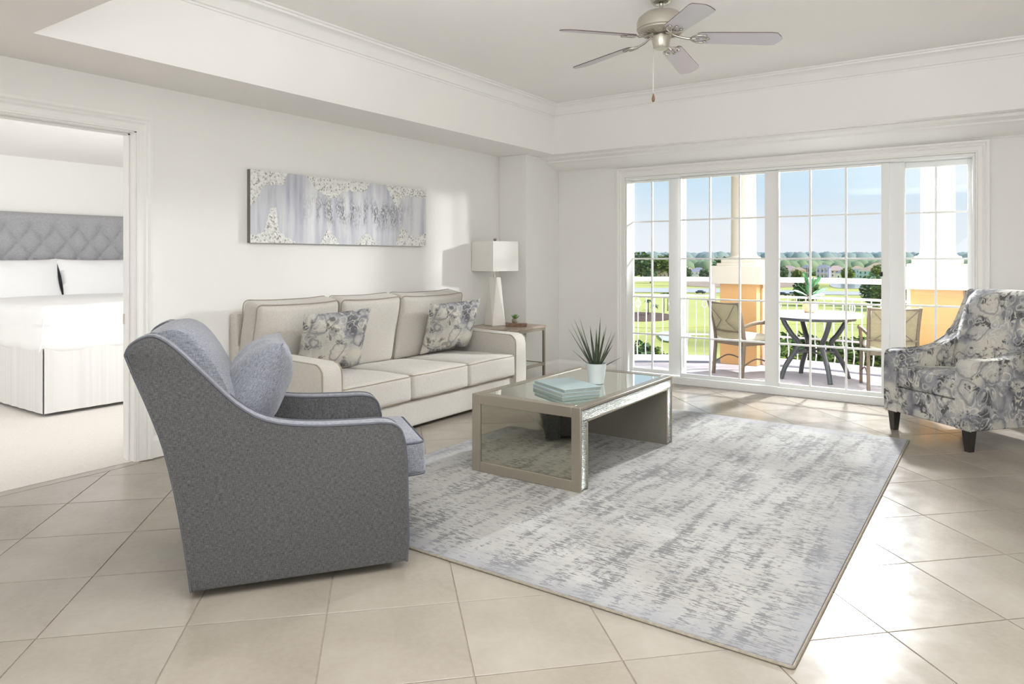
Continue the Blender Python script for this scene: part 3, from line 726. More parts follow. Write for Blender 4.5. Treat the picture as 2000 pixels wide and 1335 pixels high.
# ------------------------------------------------------------------ patterned armchair
wa=math.atan2(-.757,-.652)   # forward direction of the chair
pa=thing('accent_armchair','blue grey and cream medallion print armchair with tapered black legs','armchair',(-.178,5.94,0),wa)
# local x forward (front at 0), y: left-hand side of sitter -> (-sin,cos)(wa) = (.757,-.652); far side is -y
PW=.80
pt=[(-.93,1.09),(-.90,1.118),(-.86,1.118),(-.82,1.08),(-.75,.935),(-.645,.775),(-.50,.69),(-.36,.655),(-.18,.648),(-.06,.646),(-.02,.632),(-.004,.60)]
pf=[(0,.50),(0,.30),(-.006,.155)]; pb=[(-.80,.155),(-.83,.40),(-.86,.70),(-.90,.95)]
tp=[(p.x,p.y) for p in crom([(a,b,0) for a,b in pt],3)]
for y0,y1 in((-.125,0),(-PW,-PW+.125)):
    a=obj('arm',prism(pb+tp+pf,y0,y1,'xz',.014,3),ikat_m,pa,ang=50)
    bm=nb()
    for yy in(y0+.004,y1-.004): tube(bm,[(x,yy,z) for x,z in tp+pf],.005,6)
    obj('piping',bm,ikat_m,a)
inner=[(-.50,.30),(-.54,.50),(-.60,.75),(-.68,.98),(-.73,1.08),(-.79,1.125),(-.86,1.13),(-.91,1.10),(-.92,1.04),(-.88,.7),(-.82,.2),(-.5,.2)]
bm=nb(); rows=[]
for i in range(13):
    y=-.12-(PW-.24)*i/12; c=1-((i/12-.5)*2)**4
    rows.append([bm.verts.new((x+(.03*c if 0<k<6 else 0),y,z+(.015*c-.01 if z>1 else 0))) for k,(x,z) in enumerate(inner)])
for a,b in zip(rows,rows[1:]):
    for k in range(len(inner)): bm.faces.new((a[k],a[(k+1)%len(inner)],b[(k+1)%len(inner)],b[k]))
bm.faces.new(rows[0][::-1]); bm.faces.new(rows[-1]); obj('backrest',bm,ikat_m,pa,ang=75)
obj('front_apron',rbox(.72,PW-.245,.20,.012,4,0,T3(-.375,-PW/2,.255)),ikat_m,pa,ang=60)
cushion('seat_cushion',.60,PW-.255,.155,ikat_m,ikat_m,pa,T3(-.305,-PW/2,.433)@RY(-1.5),.03,.018,.005)
def taper_leg(x,y,dx,dy,h=.165,a=.034,b=.022):
    bm=nb(); v=[]
    for z,s,ox_,oy_ in((0,b,dx,dy),(h,a,0,0)): v.append([bm.verts.new((x+ox_+sx*s,y+oy_+sy*s,z)) for sx,sy in((-1,-1),(1,-1),(1,1),(-1,1))])
    for k in range(4): bm.faces.new((v[0][k],v[0][(k+1)%4],v[1][(k+1)%4],v[1][k]))
    bm.faces.new(v[0][::-1]); bm.faces.new(v[1]); return bm
for x,y,dx,dy in((-.05,-.055,.0,.0),(-.05,-PW+.055,0,0),(-.76,-.06,-.05,0),(-.76,-PW+.06,-.05,0)): obj('leg',taper_leg(x,y,dx,dy),black_m,pa,bevel=.003,smooth=False)

# ------------------------------------------------------------------ end table, lamp, succulent
et=thing('end_table','square end table with greyed wood top between sofa and corner','side table',(-4.47,6.30,0))
ex,ey,eh=.31,.37,.645
obj('table_top',B((-ex,-ey,eh-.028),(ex,ey,eh)),wood_m,et,bevel=.003)
bm=nb(); ring4=((-ex+.004,-ey+.004),(ex-.03,-ey+.004),(-ex+.004,ey-.03),(ex-.03,ey-.03))
for x,y in ring4: obj('leg',B((x,y,0),(x+.026,y+.026,eh-.028)),champ_m,et,bevel=.002)
bm=nb(); box(bm,(ex-.028,-ey+.03,eh-.056),(ex-.006,ey-.03,eh-.028)); box(bm,(-ex+.006,-ey+.03,eh-.056),(-ex+.028,ey-.03,eh-.028)); box(bm,(-ex+.03,-ey+.006,eh-.056),(ex-.03,-ey+.028,eh-.028)); box(bm,(-ex+.03,ey-.028,eh-.056),(ex-.03,ey-.006,eh-.028)); obj('apron',bm,champ_m,et)
bm=nb(); box(bm,(-ex+.03,-ey+.03,.215),(ex-.03,ey-.03,.228)); obj('shelf',bm,mirror_m,et)
bm=nb(); box(bm,(ex-.028,-ey+.03,.20),(ex-.006,ey-.03,.232)); box(bm,(-ex+.03,ey-.028,.20),(ex-.03,ey-.006,.232)); box(bm,(-ex+.03,-ey+.006,.20),(ex-.03,-ey+.028,.232)); box(bm,(-ex+.006,-ey+.03,.20),(-ex+.028,ey-.03,.232)); obj('shelf_frame',bm,champ_m,et)
lp=thing('table_lamp','white faceted ceramic table lamp with square white shade','lamp',(-4.615,6.33,eh),R(-13))
# twisted faceted tapering body
bm=nb(); a=[];
lo=[(-.085,-.085),(.085,-.085),(.085,.085),(-.085,.085)]; hi=[(x*.56,y*.56) for x,y in lo]
def rot(p,t): return (p[0]*math.cos(t)-p[1]*math.sin(t),p[0]*math.sin(t)+p[1]*math.cos(t))
v0=[bm.verts.new((*rot(p,R(-8)),0)) for p in lo]; v1=[bm.verts.new((*rot(p,R(20)),.53)) for p in hi]
bm.faces.new(v0[::-1]); bm.faces.new(v1)
for k in range(4): bm.faces.new((v0[k],v0[(k+1)%4],v1[k])); bm.faces.new((v0[(k+1)%4],v1[(k+1)%4],v1[k]))
obj('body',bm,ceramic_m,lp,smooth=False,bevel=.004)
obj('neck',lathe(nb(),[(.012,.53),(.012,.57),(.008,.572),(.008,.66)],seg=16),steel_m,lp)
hs,zb_,zt_=.185,.60,.925
bm=nb()
for s0,s1,z0,z1 in((hs,hs*.98,zb_,zt_),):
    o1=[bm.verts.new((x*s0,y*s0,z0)) for x,y in((-1,-1),(1,-1),(1,1),(-1,1))]; o2=[bm.verts.new((x*s1,y*s1,z1)) for x,y in((-1,-1),(1,-1),(1,1),(-1,1))]
    i1=[bm.verts.new((x*(s0-.003),y*(s0-.003),z0)) for x,y in((-1,-1),(1,-1),(1,1),(-1,1))]; i2=[bm.verts.new((x*(s1-.003),y*(s1-.003),z1)) for x,y in((-1,-1),(1,-1),(1,1),(-1,1))]
    for k in range(4):
        for A,Q in((o1,o2),(o2,i2),(i2,i1),(i1,o1)): bm.faces.new((A[k],A[(k+1)%4],Q[(k+1)%4],Q[k]))
obj('lamp_shade',bm,shade_m,lp,smooth=False)
bm=nb(); tube(bm,[(-hs*.97,0,zt_-.01),(hs*.97,0,zt_-.01)],.002,6); tube(bm,[(0,-hs*.97,zt_-.01),(0,hs*.97,zt_-.01)],.002,6); tube(bm,[(0,0,.65),(0,0,zt_)],.003,6); obj('harp',bm,steel_m,lp)
obj('finial',lathe(nb(),[(.004,zt_-.01),(.004,zt_+.004),(.016,zt_+.012),(.02,zt_+.024),(.014,zt_+.036),(0,zt_+.04)],seg=16),steel_m,lp)
bk_=obj('wood_block',B((-.115,-.045,0),(.115,.045,.036)),block_m,None,(-4.315,6.315,eh),bevel=.004); bk_.rotation_euler=(0,0,R(32)); tag(bk_,'small brown wooden block on the end table under the succulent','tray')
sc=thing('potted_succulent','tiny green succulent in a round grey pot on a wooden block','plant',(-4.33,6.31,eh+.036))
obj('pot',lathe(nb(),[(.022,0),(.034,.012),(.037,.03),(.031,.05),(.027,.05),(.0,.046)],seg=24),plain('taupe_pot',lin(150,140,128),.6),sc)
bm=nb()
for k in range(26):
    a=k*2.4; e_=R(25+50*(k/26)); dv=(math.cos(a)*math.cos(e_),math.sin(a)*math.cos(e_),math.sin(e_)); leaf(bm,(0,0,.046),dv,.07-.02*(k/26),.011,.15,5,.6)
obj('foliage',bm,succ_m,sc)

# ------------------------------------------------------------------ painting
pn=thing('abstract_painting','long abstract canvas in grey, white and silver above the sofa','painting',(XL+.001,4.375,1.792))
bm=B((0,-1.02,-.286),(.040,1.02,.286)); obj('stretcher',bm,canvas_m,pn)
bm=nb(); ny,nz_=160,46; gg={}
for i in range(ny+1):
    for j in range(nz_+1):
        y=-1.02+2.04*i/ny; z=-.286+.572*j/nz_; gg[i,j]=bm.verts.new((.0405,y,z))
for i in range(ny):
    for j in range(nz_): bm.faces.new((gg[i,j],gg[i+1,j],gg[i+1,j+1],gg[i,j+1]))
obj('canvas',bm,art_m,pn)

# ------------------------------------------------------------------ ceiling fan
cf=thing('ceiling_fan','silver five-blade ceiling fan hanging from the tray ceiling','ceiling fan',(-1.879,4.475,0))
obj('canopy',lathe(nb(),[(.0,3.088),(.028,3.088),(.055,3.092),(.068,3.105),(.072,3.13),(0,3.13)],seg=32),steel_m,cf)
bm=lathe(nb(),[(.0145,3.04),(.0145,3.09)],seg=16); obj('downrod',bm,steel_m,cf)
bm=lathe(nb(),[(.024,3.03),(.026,3.045),(.018,3.054),(.0,3.054)],seg=20); obj('coupler',bm,dark_m,cf)
motor_m=plain('satin_silver_motor',lin(186,180,168),.32,.7,.03,3)
obj('motor_housing',lathe(nb(),[(.0,3.04),(.06,3.04),(.115,3.026),(.150,2.998),(.162,2.965),(.162,2.922),(.155,2.916),(.155,2.908),(.142,2.895),(.08,2.885),(0,2.885)],seg=48),motor_m,cf)
bm=nb()
for k in range(30):
    a=2*PI*k/30; c,s=math.cos(a),math.sin(a); tube(bm,[(c*.085,s*.085,2.884),(c*.132,s*.132,2.892)],.004,5)
obj('vent_ribs',bm,steel_m,cf)
obj('switch_housing',lathe(nb(),[(0,2.885),(.03,2.885),(.03,2.878),(.06,2.872),(.062,2.86),(.052,2.802),(.044,2.790),(.018,2.786),(0,2.786)],seg=36),motor_m,cf)
bo=nb(); ps=[]
prof=[(.235,-.055),(.26,-.068),(.70,-.078),(.735,-.072),(.765,-.03),(.775,0),(.765,.03),(.735,.072),(.70,.078),(.26,.068),(.235,.055)]
blm=D.meshes.new('blade'); bm=prism([(x,y) for x,y in prof],-.003,.003,'xy',0)
bmesh.ops.recalc_face_normals(bm,faces=bm.faces); bm.normal_update()
for f in bm.faces:
    if abs(f.normal.z)<.5: f.material_index=1
bm.to_mesh(blm); bm.free(); blm.materials.append(blade_m); blm.materials.append(bladee_m)
bm=nb()
tube(bm,crom([(.07,0,.025),(.10,0,.012),(.14,0,.0),(.19,0,-.008),(.23,0,-.006)],4),.009,8)
for s in(-1,1): tube(bm,crom([(.19,0,-.008),(.215,s*.03,-.009),(.25,s*.045,-.008),(.29,s*.04,-.008)],4),.007,8); lathe(bm,[(.0,-.012),(.012,-.012),(.012,-.004),(0,-.004)],(.285,s*.038,0),10)
tube(bm,[(.22,0,-.007),(.31,0,-.008)],.006,8); lathe(bm,[(.0,-.012),(.012,-.012),(.012,-.004),(0,-.004)],(.305,0,0),10)
bmesh.ops.recalc_face_normals(bm,faces=bm.faces); irm=D.meshes.new('blade_iron'); bm.to_mesh(irm); bm.free(); irm.materials.append(steel_m); irm.polygons.foreach_set('use_smooth',[True]*len(irm.polygons))
# world angle = camera-right angle + local angle
for th in (-11,61,133,205,277):
    b=D.objects.new('blade',blm); C.objects.link(b); b.parent=cf; b.location=(0,0,2.868); b.rotation_euler=(RZ(34.7+th)@RY(4.2)@RX(-13)).to_euler()
    i=D.objects.new('blade_iron',irm); C.objects.link(i); i.parent=b
ch=Vector((.822,.569,0))*-.053
bm=tube(nb(),[(ch.x,ch.y,2.84),(ch.x,ch.y,2.49)],.0016,6); pc_=obj('pull_chain',bm,steel_m,cf)
obj('fob',lathe(nb(),[(.002,2.49),(.006,2.48),(.011,2.452),(.008,2.436),(0,2.432)],(ch.x,ch.y,0),14),block_m,pc_)

# ------------------------------------------------------------------ balcony
ZB=-.03
struct('floor_balcony',prism([(-6.2,7.66),(1.6,7.66),(1.6,9.3),(.6,9.55),(-.2,9.75),(-2.7,10.05),(-3.4,9.85),(-4.2,9.3),(-5.0,8.6),(-6.2,8.0)],-.25,ZB,'xy'),balc_m,smooth=False)
def pedestal(x,y,lab,hw,cr,rz=0):
    p=thing('column_pedestal',lab,'column',(x,y,ZB),R(rz),'stucco columns on the balcony')
    obj('plinth',B((-hw,-hw,0),(hw,hw,1.075)),stucco_o,p,bevel=.006)
    obj('cap_block',B((-hw-.09,-hw-.09,1.075),(hw+.09,hw+.09,1.315)),stucco_w,p,bevel=.006)
    bm=nb(); box(bm,(-hw-.035,-hw-.035,1.315),(hw+.035,hw+.035,1.352)); box(bm,(-hw+.01,-hw+.01,1.352),(hw-.01,hw-.01,1.398)); obj('stepped_cap',bm,stucco_w,p,bevel=.004)
    obj('shaft',lathe(nb(),[(cr+.055,1.398),(cr+.06,1.415),(cr+.055,1.437),(cr+.03,1.442),(cr+.012,1.46),(cr+.002,1.50),(cr,1.56),(cr*.97,2.6),(cr*.9,3.6),(cr+.05,3.63),(cr+.05,3.75),(0,3.75)],seg=40),stucco_w,p)
pedestal(-2.875,9.68,'cream column on a peach pedestal behind the left patio chair',.245,.165)
pedestal(-.578,9.18,'cream column on a peach pedestal behind the patterned armchair',.245,.170)
def baluster_mesh():
    pts=[(0,0,.90),(0,0,.60),(0,0,.38),(0,-.0,.34),(0,.045,.27),(0,.062,.21),(0,.045,.14),(0,.01,.07)]
    pts=[(0,0,.90),(0,0,.40)]+[tuple(p) for p in crom([(0,0,.34),(0,.05,.27),(0,.068,.2),(0,.05,.13),(0,.02,.06)],3)]
    bm=tube(nb(),pts,.0085,6); bmesh.ops.recalc_face_normals(bm,faces=bm.faces)
    me=D.meshes.new('baluster'); bm.to_mesh(me); bm.free(); me.materials.append(rail_m); me.polygons.foreach_set('use_smooth',[True]*len(me.polygons)); return me
bal=baluster_mesh()
def railing(lab,pts,curved=True):
    P=crom([(x,y,0) for x,y in pts],8); r=thing('railing',lab,'railing',(P[0].x,P[0].y,ZB),0,'white balcony railings'); O=Vector((P[0].x,P[0].y,0))
    Q=[p-O for p in P]
    def band(z0,z1,w,name,bv=0):
        bm=nb(); rows=[]
        for i,p in enumerate(Q):
            t=(Q[min(i+1,len(Q)-1)]-Q[max(i-1,0)]).normalized(); n_=Vector((-t.y,t.x,0))*w/2
            rows.append([bm.verts.new((p.x+n_.x,p.y+n_.y,z0)),bm.verts.new((p.x-n_.x,p.y-n_.y,z0)),bm.verts.new((p.x-n_.x,p.y-n_.y,z1)),bm.verts.new((p.x+n_.x,p.y+n_.y,z1))])
        for a,b in zip(rows,rows[1:]):
            for k in range(4): bm.faces.new((a[k],a[(k+1)%4],b[(k+1)%4],b[k]))
        bm.faces.new(rows[0][::-1]); bm.faces.new(rows[-1]); return obj(name,bm,rail_m,r,bevel=bv)
    band(1.10,1.165,.085,'handrail',.012); band(.895,.925,.03,'upper_rail'); band(.375,.398,.028,'middle_rail'); band(.03,.10,.07,'bottom_rail')
    acc=0; step=.112; last=Q[0]; nxt=step/2; k=0
    for i in range(1,len(Q)):
        seg=Q[i]-Q[i-1]; L_=seg.length; t=seg.normalized()
        while nxt<=acc+L_:
            p=Q[i-1]+t*(nxt-acc); o=D.objects.new('baluster',bal); C.objects.link(o); o.parent=r; o.location=p; o.rotation_euler=(0,0,math.atan2(t.y,t.x)); nxt+=step
            if k%4==1:
                bm=nb(); ring_=[(p.x+.032*math.cos(a)*t.x,p.y+.032*math.cos(a)*t.y,.80+.05*math.sin(a)) for a in [2*PI*j/16 for j in range(16)]]; tube(bm,ring_,.007,5,True); obj('ring',bm,rail_m,r)
            k+=1
        acc+=L_
    obj('post',B((-.025,-.025,0),(.025,.025,1.12)),rail_m,r); q=Q[-1]; obj('post',B((q.x-.025,q.y-.025,0),(q.x+.025,q.y+.025,1.12)),rail_m,r)
railing('white balcony railing left of the left column',[(-5.2,7.9),(-4.7,8.38),(-4.2,8.82),(-3.7,9.15),(-3.2,9.42)])
railing('white balcony railing between the two columns behind the patio table',[(-2.57,9.62),(-1.9,9.62),(-1.3,9.52),(-.88,9.40)])
railing('white balcony railing right of the right column',[(-.28,9.15),(.3,9.0),(.9,8.75)])
# patio table with four curved legs
ptb=thing('patio_table','round white patio table with curved slate metal legs','table',(-1.80,8.86,ZB))
obj('table_top',lathe(nb(),[(0,.735),(.50,.735),(.52,.74),(.525,.755),(.52,.768),(.50,.775),(0,.775)],seg=56),ptop_m,ptb)
obj('apron_ring',lathe(nb(),[(.40,.70),(.44,.70),(.44,.735),(.40,.735)],seg=40),ptab_m,ptb)
for k in range(4):
    a=R(35+90*k); c,s=math.cos(a),math.sin(a)
    pr_=[(.38,.73),(.36,.66),(.27,.52),(.20,.44),(.20,.38),(.27,.27),(.35,.14),(.40,.0)]
    q=crom([(c*r_,s*r_,z) for r_,z in pr_],5); tt=len(q); obj('leg',tube(nb(),q,[.030-.008*abs(i/tt-.5) for i in range(tt)],10),ptab_m,ptb)
bm=nb()
for k in range(4):
    a0,a1=R(35+90*k),R(125+90*k); tube(bm,crom([(.25*math.cos(a0),.25*math.sin(a0),.30),(.13*math.cos((a0+a1)/2),.13*math.sin((a0+a1)/2),.33),(.25*math.cos(a1),.25*math.sin(a1),.30)],6),.011,8)
obj('stretcher',bm,ptab_m,ptb)
pp=thing('potted_fig','broad-leaved green fig plant in a cream pot on the patio table','plant',(-1.86,8.86,ZB+.775))
obj('pot',lathe(nb(),[(.045,0),(.065,.01),(.08,.06),(.078,.11),(.07,.13),(.062,.13),(.06,.11),(0,.11)],seg=28),cpot_m,pp)
bm=nb()
for dx_,dy_,h_ in((0,0,.40),(.06,.02,.30),(-.05,-.02,.26)): tube(bm,crom([(0,0,.10),(dx_*.5,dy_*.5,.10+h_*.5),(dx_,dy_,.10+h_)],4),.005,6)
obj('stem',bm,plain('brown_stem',lin(84,72,56),.8),pp)
def bigleaf(base,d,L_,Wd,roll=0):
    d=Vector(d).normalized(); side=d.cross(Vector((0,0,1))).normalized(); side=(Matrix.Rotation(roll,3,d)@side); up=side.cross(d).normalized(); bm=nb(); rows=[]
    for i in range(9):
        t=i/8; w=Wd*math.sin(PI*min(1,t*.94+.06))**.7*(0.55+.45*t) if t<1 else .002; p=Vector(base)+d*L_*t-up*(t*t)*.12*L_*-1
        rows.append([bm.verts.new(p+side*w*s+up*(abs(s)*w*.25+.0)) for s in(-1,-.5,0,.5,1)]+[bm.verts.new(p+side*w*s+up*(abs(s)*w*.25-.0015)) for s in(1,.5,0,-.5,-1)])
    for a,b in zip(rows,rows[1:]):
        for k in range(10): bm.faces.new((a[k],a[(k+1)%10],b[(k+1)%10],b[k]))
    return bm
for lx,fw,up,L_,wd,hb_ in((-.75,.1,.6,.17,.055,.22),(-.5,-.2,1,.19,.06,.26),(-.35,.3,1.2,.19,.055,.30),(.25,0,1,.2,.055,.34),(.6,.1,.55,.2,.055,.28),(.95,-.1,.25,.19,.055,.22),(1,.2,.05,.17,.05,.19),(-.95,.3,.3,.16,.05,.2),(.1,-.5,.9,.17,.05,.26),(.5,-.4,.4,.18,.055,.2),(-.3,-.4,.5,.17,.06,.2)):
    dv=Rv*lx+Fv*fw+Vector((0,0,up)); obj('leaf',bigleaf((dv.x*.03,dv.y*.03,hb_),dv,L_,wd*.9,rnd.uniform(-.6,.6)),fig_m,pp,ang=80)
# patio chairs
def patio_chair(lab,loc,rz):
    c=thing('patio_chair',lab,'chair',loc,rz,'patio chairs at the balcony table')
    # local: +x forward, y lateral; back posts at x=0
    w=.235
    for s in(-1,1):
        obj('back_leg',tube(nb(),crom([(-.02,s*w,0),(.0,s*w,.22),(.015,s*w,.44),(-.02,s*w,.66),(-.09,s*w*1.04,.90)],5),.019,8,flat=1.25),pch_m,c)
        obj('front_leg',tube(nb(),crom([(.47,s*w,0),(.46,s*w,.22),(.45,s*w,.42),(.44,s*w*1.05,.63)],5),.018,8,flat=1.2),pch_m,c)
        obj('arm',tube(nb(),crom([(-.01,s*w,.60),(.14,s*w*1.15,.645),(.32,s*w*1.18,.65),(.47,s*w*1.1,.63)],5),.016,8,flat=1.4),pch_m,c)
        obj('stretcher',tube(nb(),crom([(.0,s*w,.14),(.22,s*w,.215),(.46,s*w,.14)],6),.009,8),pch_m,c)
    bm=nb(); box(bm,(.0,-w,.375),(.03,w,.42)); box(bm,(.44,-w,.375),(.47,w,.42)); box(bm,(.0,-w,.375),(.47,-w+.03,.42)); box(bm,(.0,w-.03,.375),(.47,w,.42)); obj('seat_frame',bm,pch_m,c,bevel=.004)
    obj('seat_cushion',rbox(.46,.45,.075,.03,5,.012,T3(.24,0,.455)),pcush_m,c,ang=70)
    obj('top_rail',tube(nb(),crom([(-.09,-w*1.04,.88),(-.075,0,.865),(-.09,w*1.04,.88)],6),.017,8),pch_m,c)
    # sling back: curved sheet with thickness
    bm=nb(); rows=[]
    for i in range(9):
        t=i/8; z=.475+.39*t; x=.012-.105*t**1.3
        rows.append([bm.verts.new((x-.035*(1-(yy/.22)**2)*(1-t*.6)+(0 if f else .006),yy,z-(.03*(1-(yy/.22)**2) if i==0 else 0))) for f in(0,1) for yy in ([-.22,-.15,-.07,0,.07,.15,.22] if f==0 else [.22,.15,.07,0,-.07,-.15,-.22])])
    for a,b in zip(rows,rows[1:]):
        for k in range(14): bm.faces.new((a[k],a[(k+1)%14],b[(k+1)%14],b[k]))
    bm.faces.new(rows[0][::-1]); bm.faces.new(rows[-1]); obj('sling_back',bm,sling_m,c,ang=70)
    bm=nb()
    for s in(-1,1): tube(bm,crom([(-.125,s*.21,.86),(-.085,s*.07,.70),(-.085,s*.05,.66),(-.03,s*.21,.53)],6),.006,6)
    tube(bm,[(-.02,-w,.545),(-.045,0,.535),(-.02,w,.545)],.009,6)
    obj('cross_brace',bm,pch_m,c)
    return c
patio_chair('taupe patio chair with cross-braced sling back, left of the table',(-2.70,8.49,ZB),R(62))
patio_chair('taupe patio chair with cross-braced sling back, behind the patterned armchair',(-.945,8.47,ZB),R(107))

# ------------------------------------------------------------------ landscape below
GZ=-15.0
def dirp(u): # unit plan direction for a bearing given as tangent offset from the camera axis
    v=Fv+Rv*u; return v
def gp(px,py): # place on the ground plane by bearing and distance
    d=(1.38-GZ)*1379/(py-505); q=Fv*d+Rv*((px-1000)/1379*d); return q.x,q.y
def mk_ground():
    m=M('golf_course_grass',.95,0,.1); n1=m.noise(.012,5,rough=.6); n2=m.noise(.05,5)
    c=m.ramp(n1,[(.35,lin(190,194,104)),(.5,lin(232,226,132)),(.62,lin(238,232,150)),(.75,lin(206,208,122))])
    c=m.mix(m.bw(n2,.5,.7,0,.5),c,lin(176,170,120)); m.col(c); return m.m
white_m=plain('far_white_paint',lin(238,238,240),.7); gr_m=mk_ground(); sand_m=plain('tan_bare_soil',lin(206,176,152),.95,0,.12,.2); road_m=plain('pale_road_surface',lin(228,222,218),.8,0,.04,.2); mulch_m=plain('brown_mulch',lin(128,100,84),.95,0,.2,.5)
fair_m=plain('bright_fairway',lin(234,229,134),.95,0,.05,.05); water_m=plain('pond_water',lin(196,198,204),.12,0,.03,.1)
bm=nb(); bmesh.ops.create_grid(bm,x_segments=1,y_segments=1,size=4500); o=obj('ground',bm,gr_m,smooth=False); o.location=(-1500,3000,GZ); tag(o,kind='structure')
def patch(name,lab,cat,pts,mat,z):
    w=[gp(*p) for p in pts]; c=(sum(a for a,b in w)/len(w),sum(b for a,b in w)/len(w))
    q=[(p.x,p.y) for p in crom([(a-c[0],b-c[1],0) for a,b in w],4,True)]
    o=obj(name,prism(q,0,.12,'xy'),mat,smooth=False); o.location=(c[0],c[1],GZ+z); tag(o,lab,cat); return o
patch('fairway','light green fairway strip right below the treeline','grass',[(1100,545),(1500,543),(1900,544),(1900,549),(1500,548),(1100,549)],fair_m,.02)
patch('bare_ground','pinkish bare soil patch beyond the left column','soil',[(1335,549),(1400,547),(1560,548),(1600,552),(1560,560),(1420,561),(1340,558)],sand_m,.10)
patch('road','pale road crossing the golf course behind the railing','road',[(900,563),(1300,563),(1700,571),(2100,577),(2100,583),(1700,577),(1300,571),(900,571)],road_m,.15)
patch('pond','narrow pale pond beyond the patio table plant','water',[(1625,553),(1680,552),(1725,556),(1690,563),(1630,562)],water_m,.12)
patch('fairway','broad sunlit green fairway below the road','grass',[(1100,578),(1400,580),(1800,586),(2000,592),(2000,640),(1600,632),(1250,640),(1050,620)],fair_m,.05)
patch('mulch_bed','brown mulch bed on the grass seen through the narrow left door','soil',[(1200,615),(1250,611),(1300,614),(1318,620),(1300,627),(1250,629),(1215,625)],mulch_m,.20)
patch('path','white cart path seen low through the left railing','path',[(1286,652),(1325,650),(1350,658),(1335,666),(1298,668)],white_m,.25)
# leafy trees
def crown_mesh(name,n,rx,rz_,ls,seed,mat):
    r_=random.Random(seed); bm=nb()
    for k in range(n):
        while True:
            p=Vector((r_.uniform(-1,1),r_.uniform(-1,1),r_.uniform(-.8,1)))
            if .45<p.length<1: break
        b=1+.25*noise.noise(p*1.7+Vector((seed,0,0))); c=Vector((p.x*rx*b,p.y*rx*b,p.z*rz_*b))
        q=Matrix.Rotation(r_.uniform(0,6.28),3,'Z')@Matrix.Rotation(r_.uniform(-.9,.9),3,'X'); s=ls*r_.uniform(.6,1.3)
        v=[bm.verts.new(c+q@Vector(w)*s) for w in((-1,-.6,0),(.2,-.9,.15),(1,.2,0),(.1,.9,-.15))]; bm.faces.new(v)
    me=D.meshes.new(name); bm.to_mesh(me); bm.free(); me.materials.append(mat); return me
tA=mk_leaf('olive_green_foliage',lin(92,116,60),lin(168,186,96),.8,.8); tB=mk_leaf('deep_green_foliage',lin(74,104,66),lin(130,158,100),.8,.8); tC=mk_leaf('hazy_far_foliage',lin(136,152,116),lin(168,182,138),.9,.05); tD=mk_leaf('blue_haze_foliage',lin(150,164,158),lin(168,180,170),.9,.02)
bark_m=plain('bark',lin(96,82,68),.9,0,.2,20)
crowns=[crown_mesh('foliage',1500,2.2,2.0,.26,s,tA) for s in(1,2)]+[crown_mesh('foliage',1100,2.4,2.4,.32,3,tB)]
trunk_me=None
def tree(px,py,size,kind,label,group,name='tree'):
    global trunk_me
    x,y=gp(px,py); t=thing(name,label,'tree',(x,y,GZ),rnd.uniform(0,6.28),group); t.scale=(size,size,size)
    c=D.objects.new('foliage',crowns[kind]); C.objects.link(c); c.parent=t; c.location=(0,0,2.6 if name=='tree' else 1.8)
    if trunk_me is None:
        bm=tube(nb(),[(0,0,0),(.05,0,1.2),(0,.05,2.6)],[.2,.15,.08],8); trunk_me=D.meshes.new('trunk'); bm.to_mesh(trunk_me); bm.free(); trunk_me.materials.append(bark_m)
    k=D.objects.new('trunk',trunk_me); C.objects.link(k); k.parent=t
g1='bushy trees just below the balcony'
for px,py,s,k,lb in((1200,735,1.15,0,'bright green bush hidden behind the left door frame, leftmost below the railing'),(1238,730,1.1,2,'deep green bush low at the left edge of the narrow left door'),(1268,728,1.05,0,'light green bush below the railing, middle of the narrow left door'),(1292,742,.9,0,'small light green bush at the right edge of the narrow left door'),
 (1355,760,.9,0,'small light green bush low behind the legs of the left patio chair'),(1395,758,.95,1,'small yellowish bush just left of the left pedestal foot'),(1530,742,1.35,0,'light green bush behind the left legs of the patio table'),(1556,736,1.45,2,'deep green bush seen between the patio table legs'),(1590,738,1.4,0,'light green bush under the middle of the patio table'),(1625,742,1.35,0,'light green bush behind the right front leg of the patio table'),(1655,736,1.5,1,'yellow green bush between patio table and right patio chair'),(1688,742,1.45,0,'light green bush behind the left leg of the right patio chair'),(1722,740,1.4,0,'light green bush below the railing at the right edge of the three-pane door'),(1750,738,1.5,1,'yellow green bush hidden behind the right centre post'),
 (1880,735,1.8,0,'light green bush just right of the right pedestal'),(1905,745,1.7,1,'yellow green bush behind the right door casing')):
    tree(px,py,s,k,lb,g1,'bushy_tree')
g2='trees on the golf course'
for px,py,s,k,lb in((1574,598,1.9,2,'round dark tree behind the left leaves of the patio fig plant'),(1712,600,2.2,2,'dark tree left of the centre post above the patio chair back'),(1728,606,2.0,0,'olive tree partly hidden by the centre post'),(1778,610,2.4,2,'dark tree just left of the right pedestal'),(1270,553,2.0,2,'small tree on the strip of grass above the road, narrow left door'),(1890,600,2.2,2,'dark tree right of the right pedestal'),
 (1556,548,1.8,0,'small olive tree in front of the salmon house'),(1655,549,2.2,0,'olive tree in front of the low white grey-roofed house'),(1716,546,2.5,0,'olive tree in front of the large sand coloured house'),(1528,545,2.0,2,'dark tree at the left corner of the pink-roofed white house row'),(1340,546,1.9,2,'dark shrub tree in front of the pink-roofed house by the left column'),(1375,547,1.7,2,'dark shrub tree in front of the white grey-roofed house'),
 (1236,540,3.6,2,'tall tree at the left edge of the far treeline'),(1252,541,4.4,2,'tallest dark tree in the narrow left door'),(1275,539,3.4,2,'tree right of the tallest tree in the narrow left door'),(1292,541,4.0,0,'olive tree near the right edge of the narrow left door'),(1306,541,4.2,0,'olive tree behind the stile right of the narrow left door'),(1410,541,3.5,2,'dark tree just left of the left column shaft base')):
    tree(px,py,s,k,lb,g2)
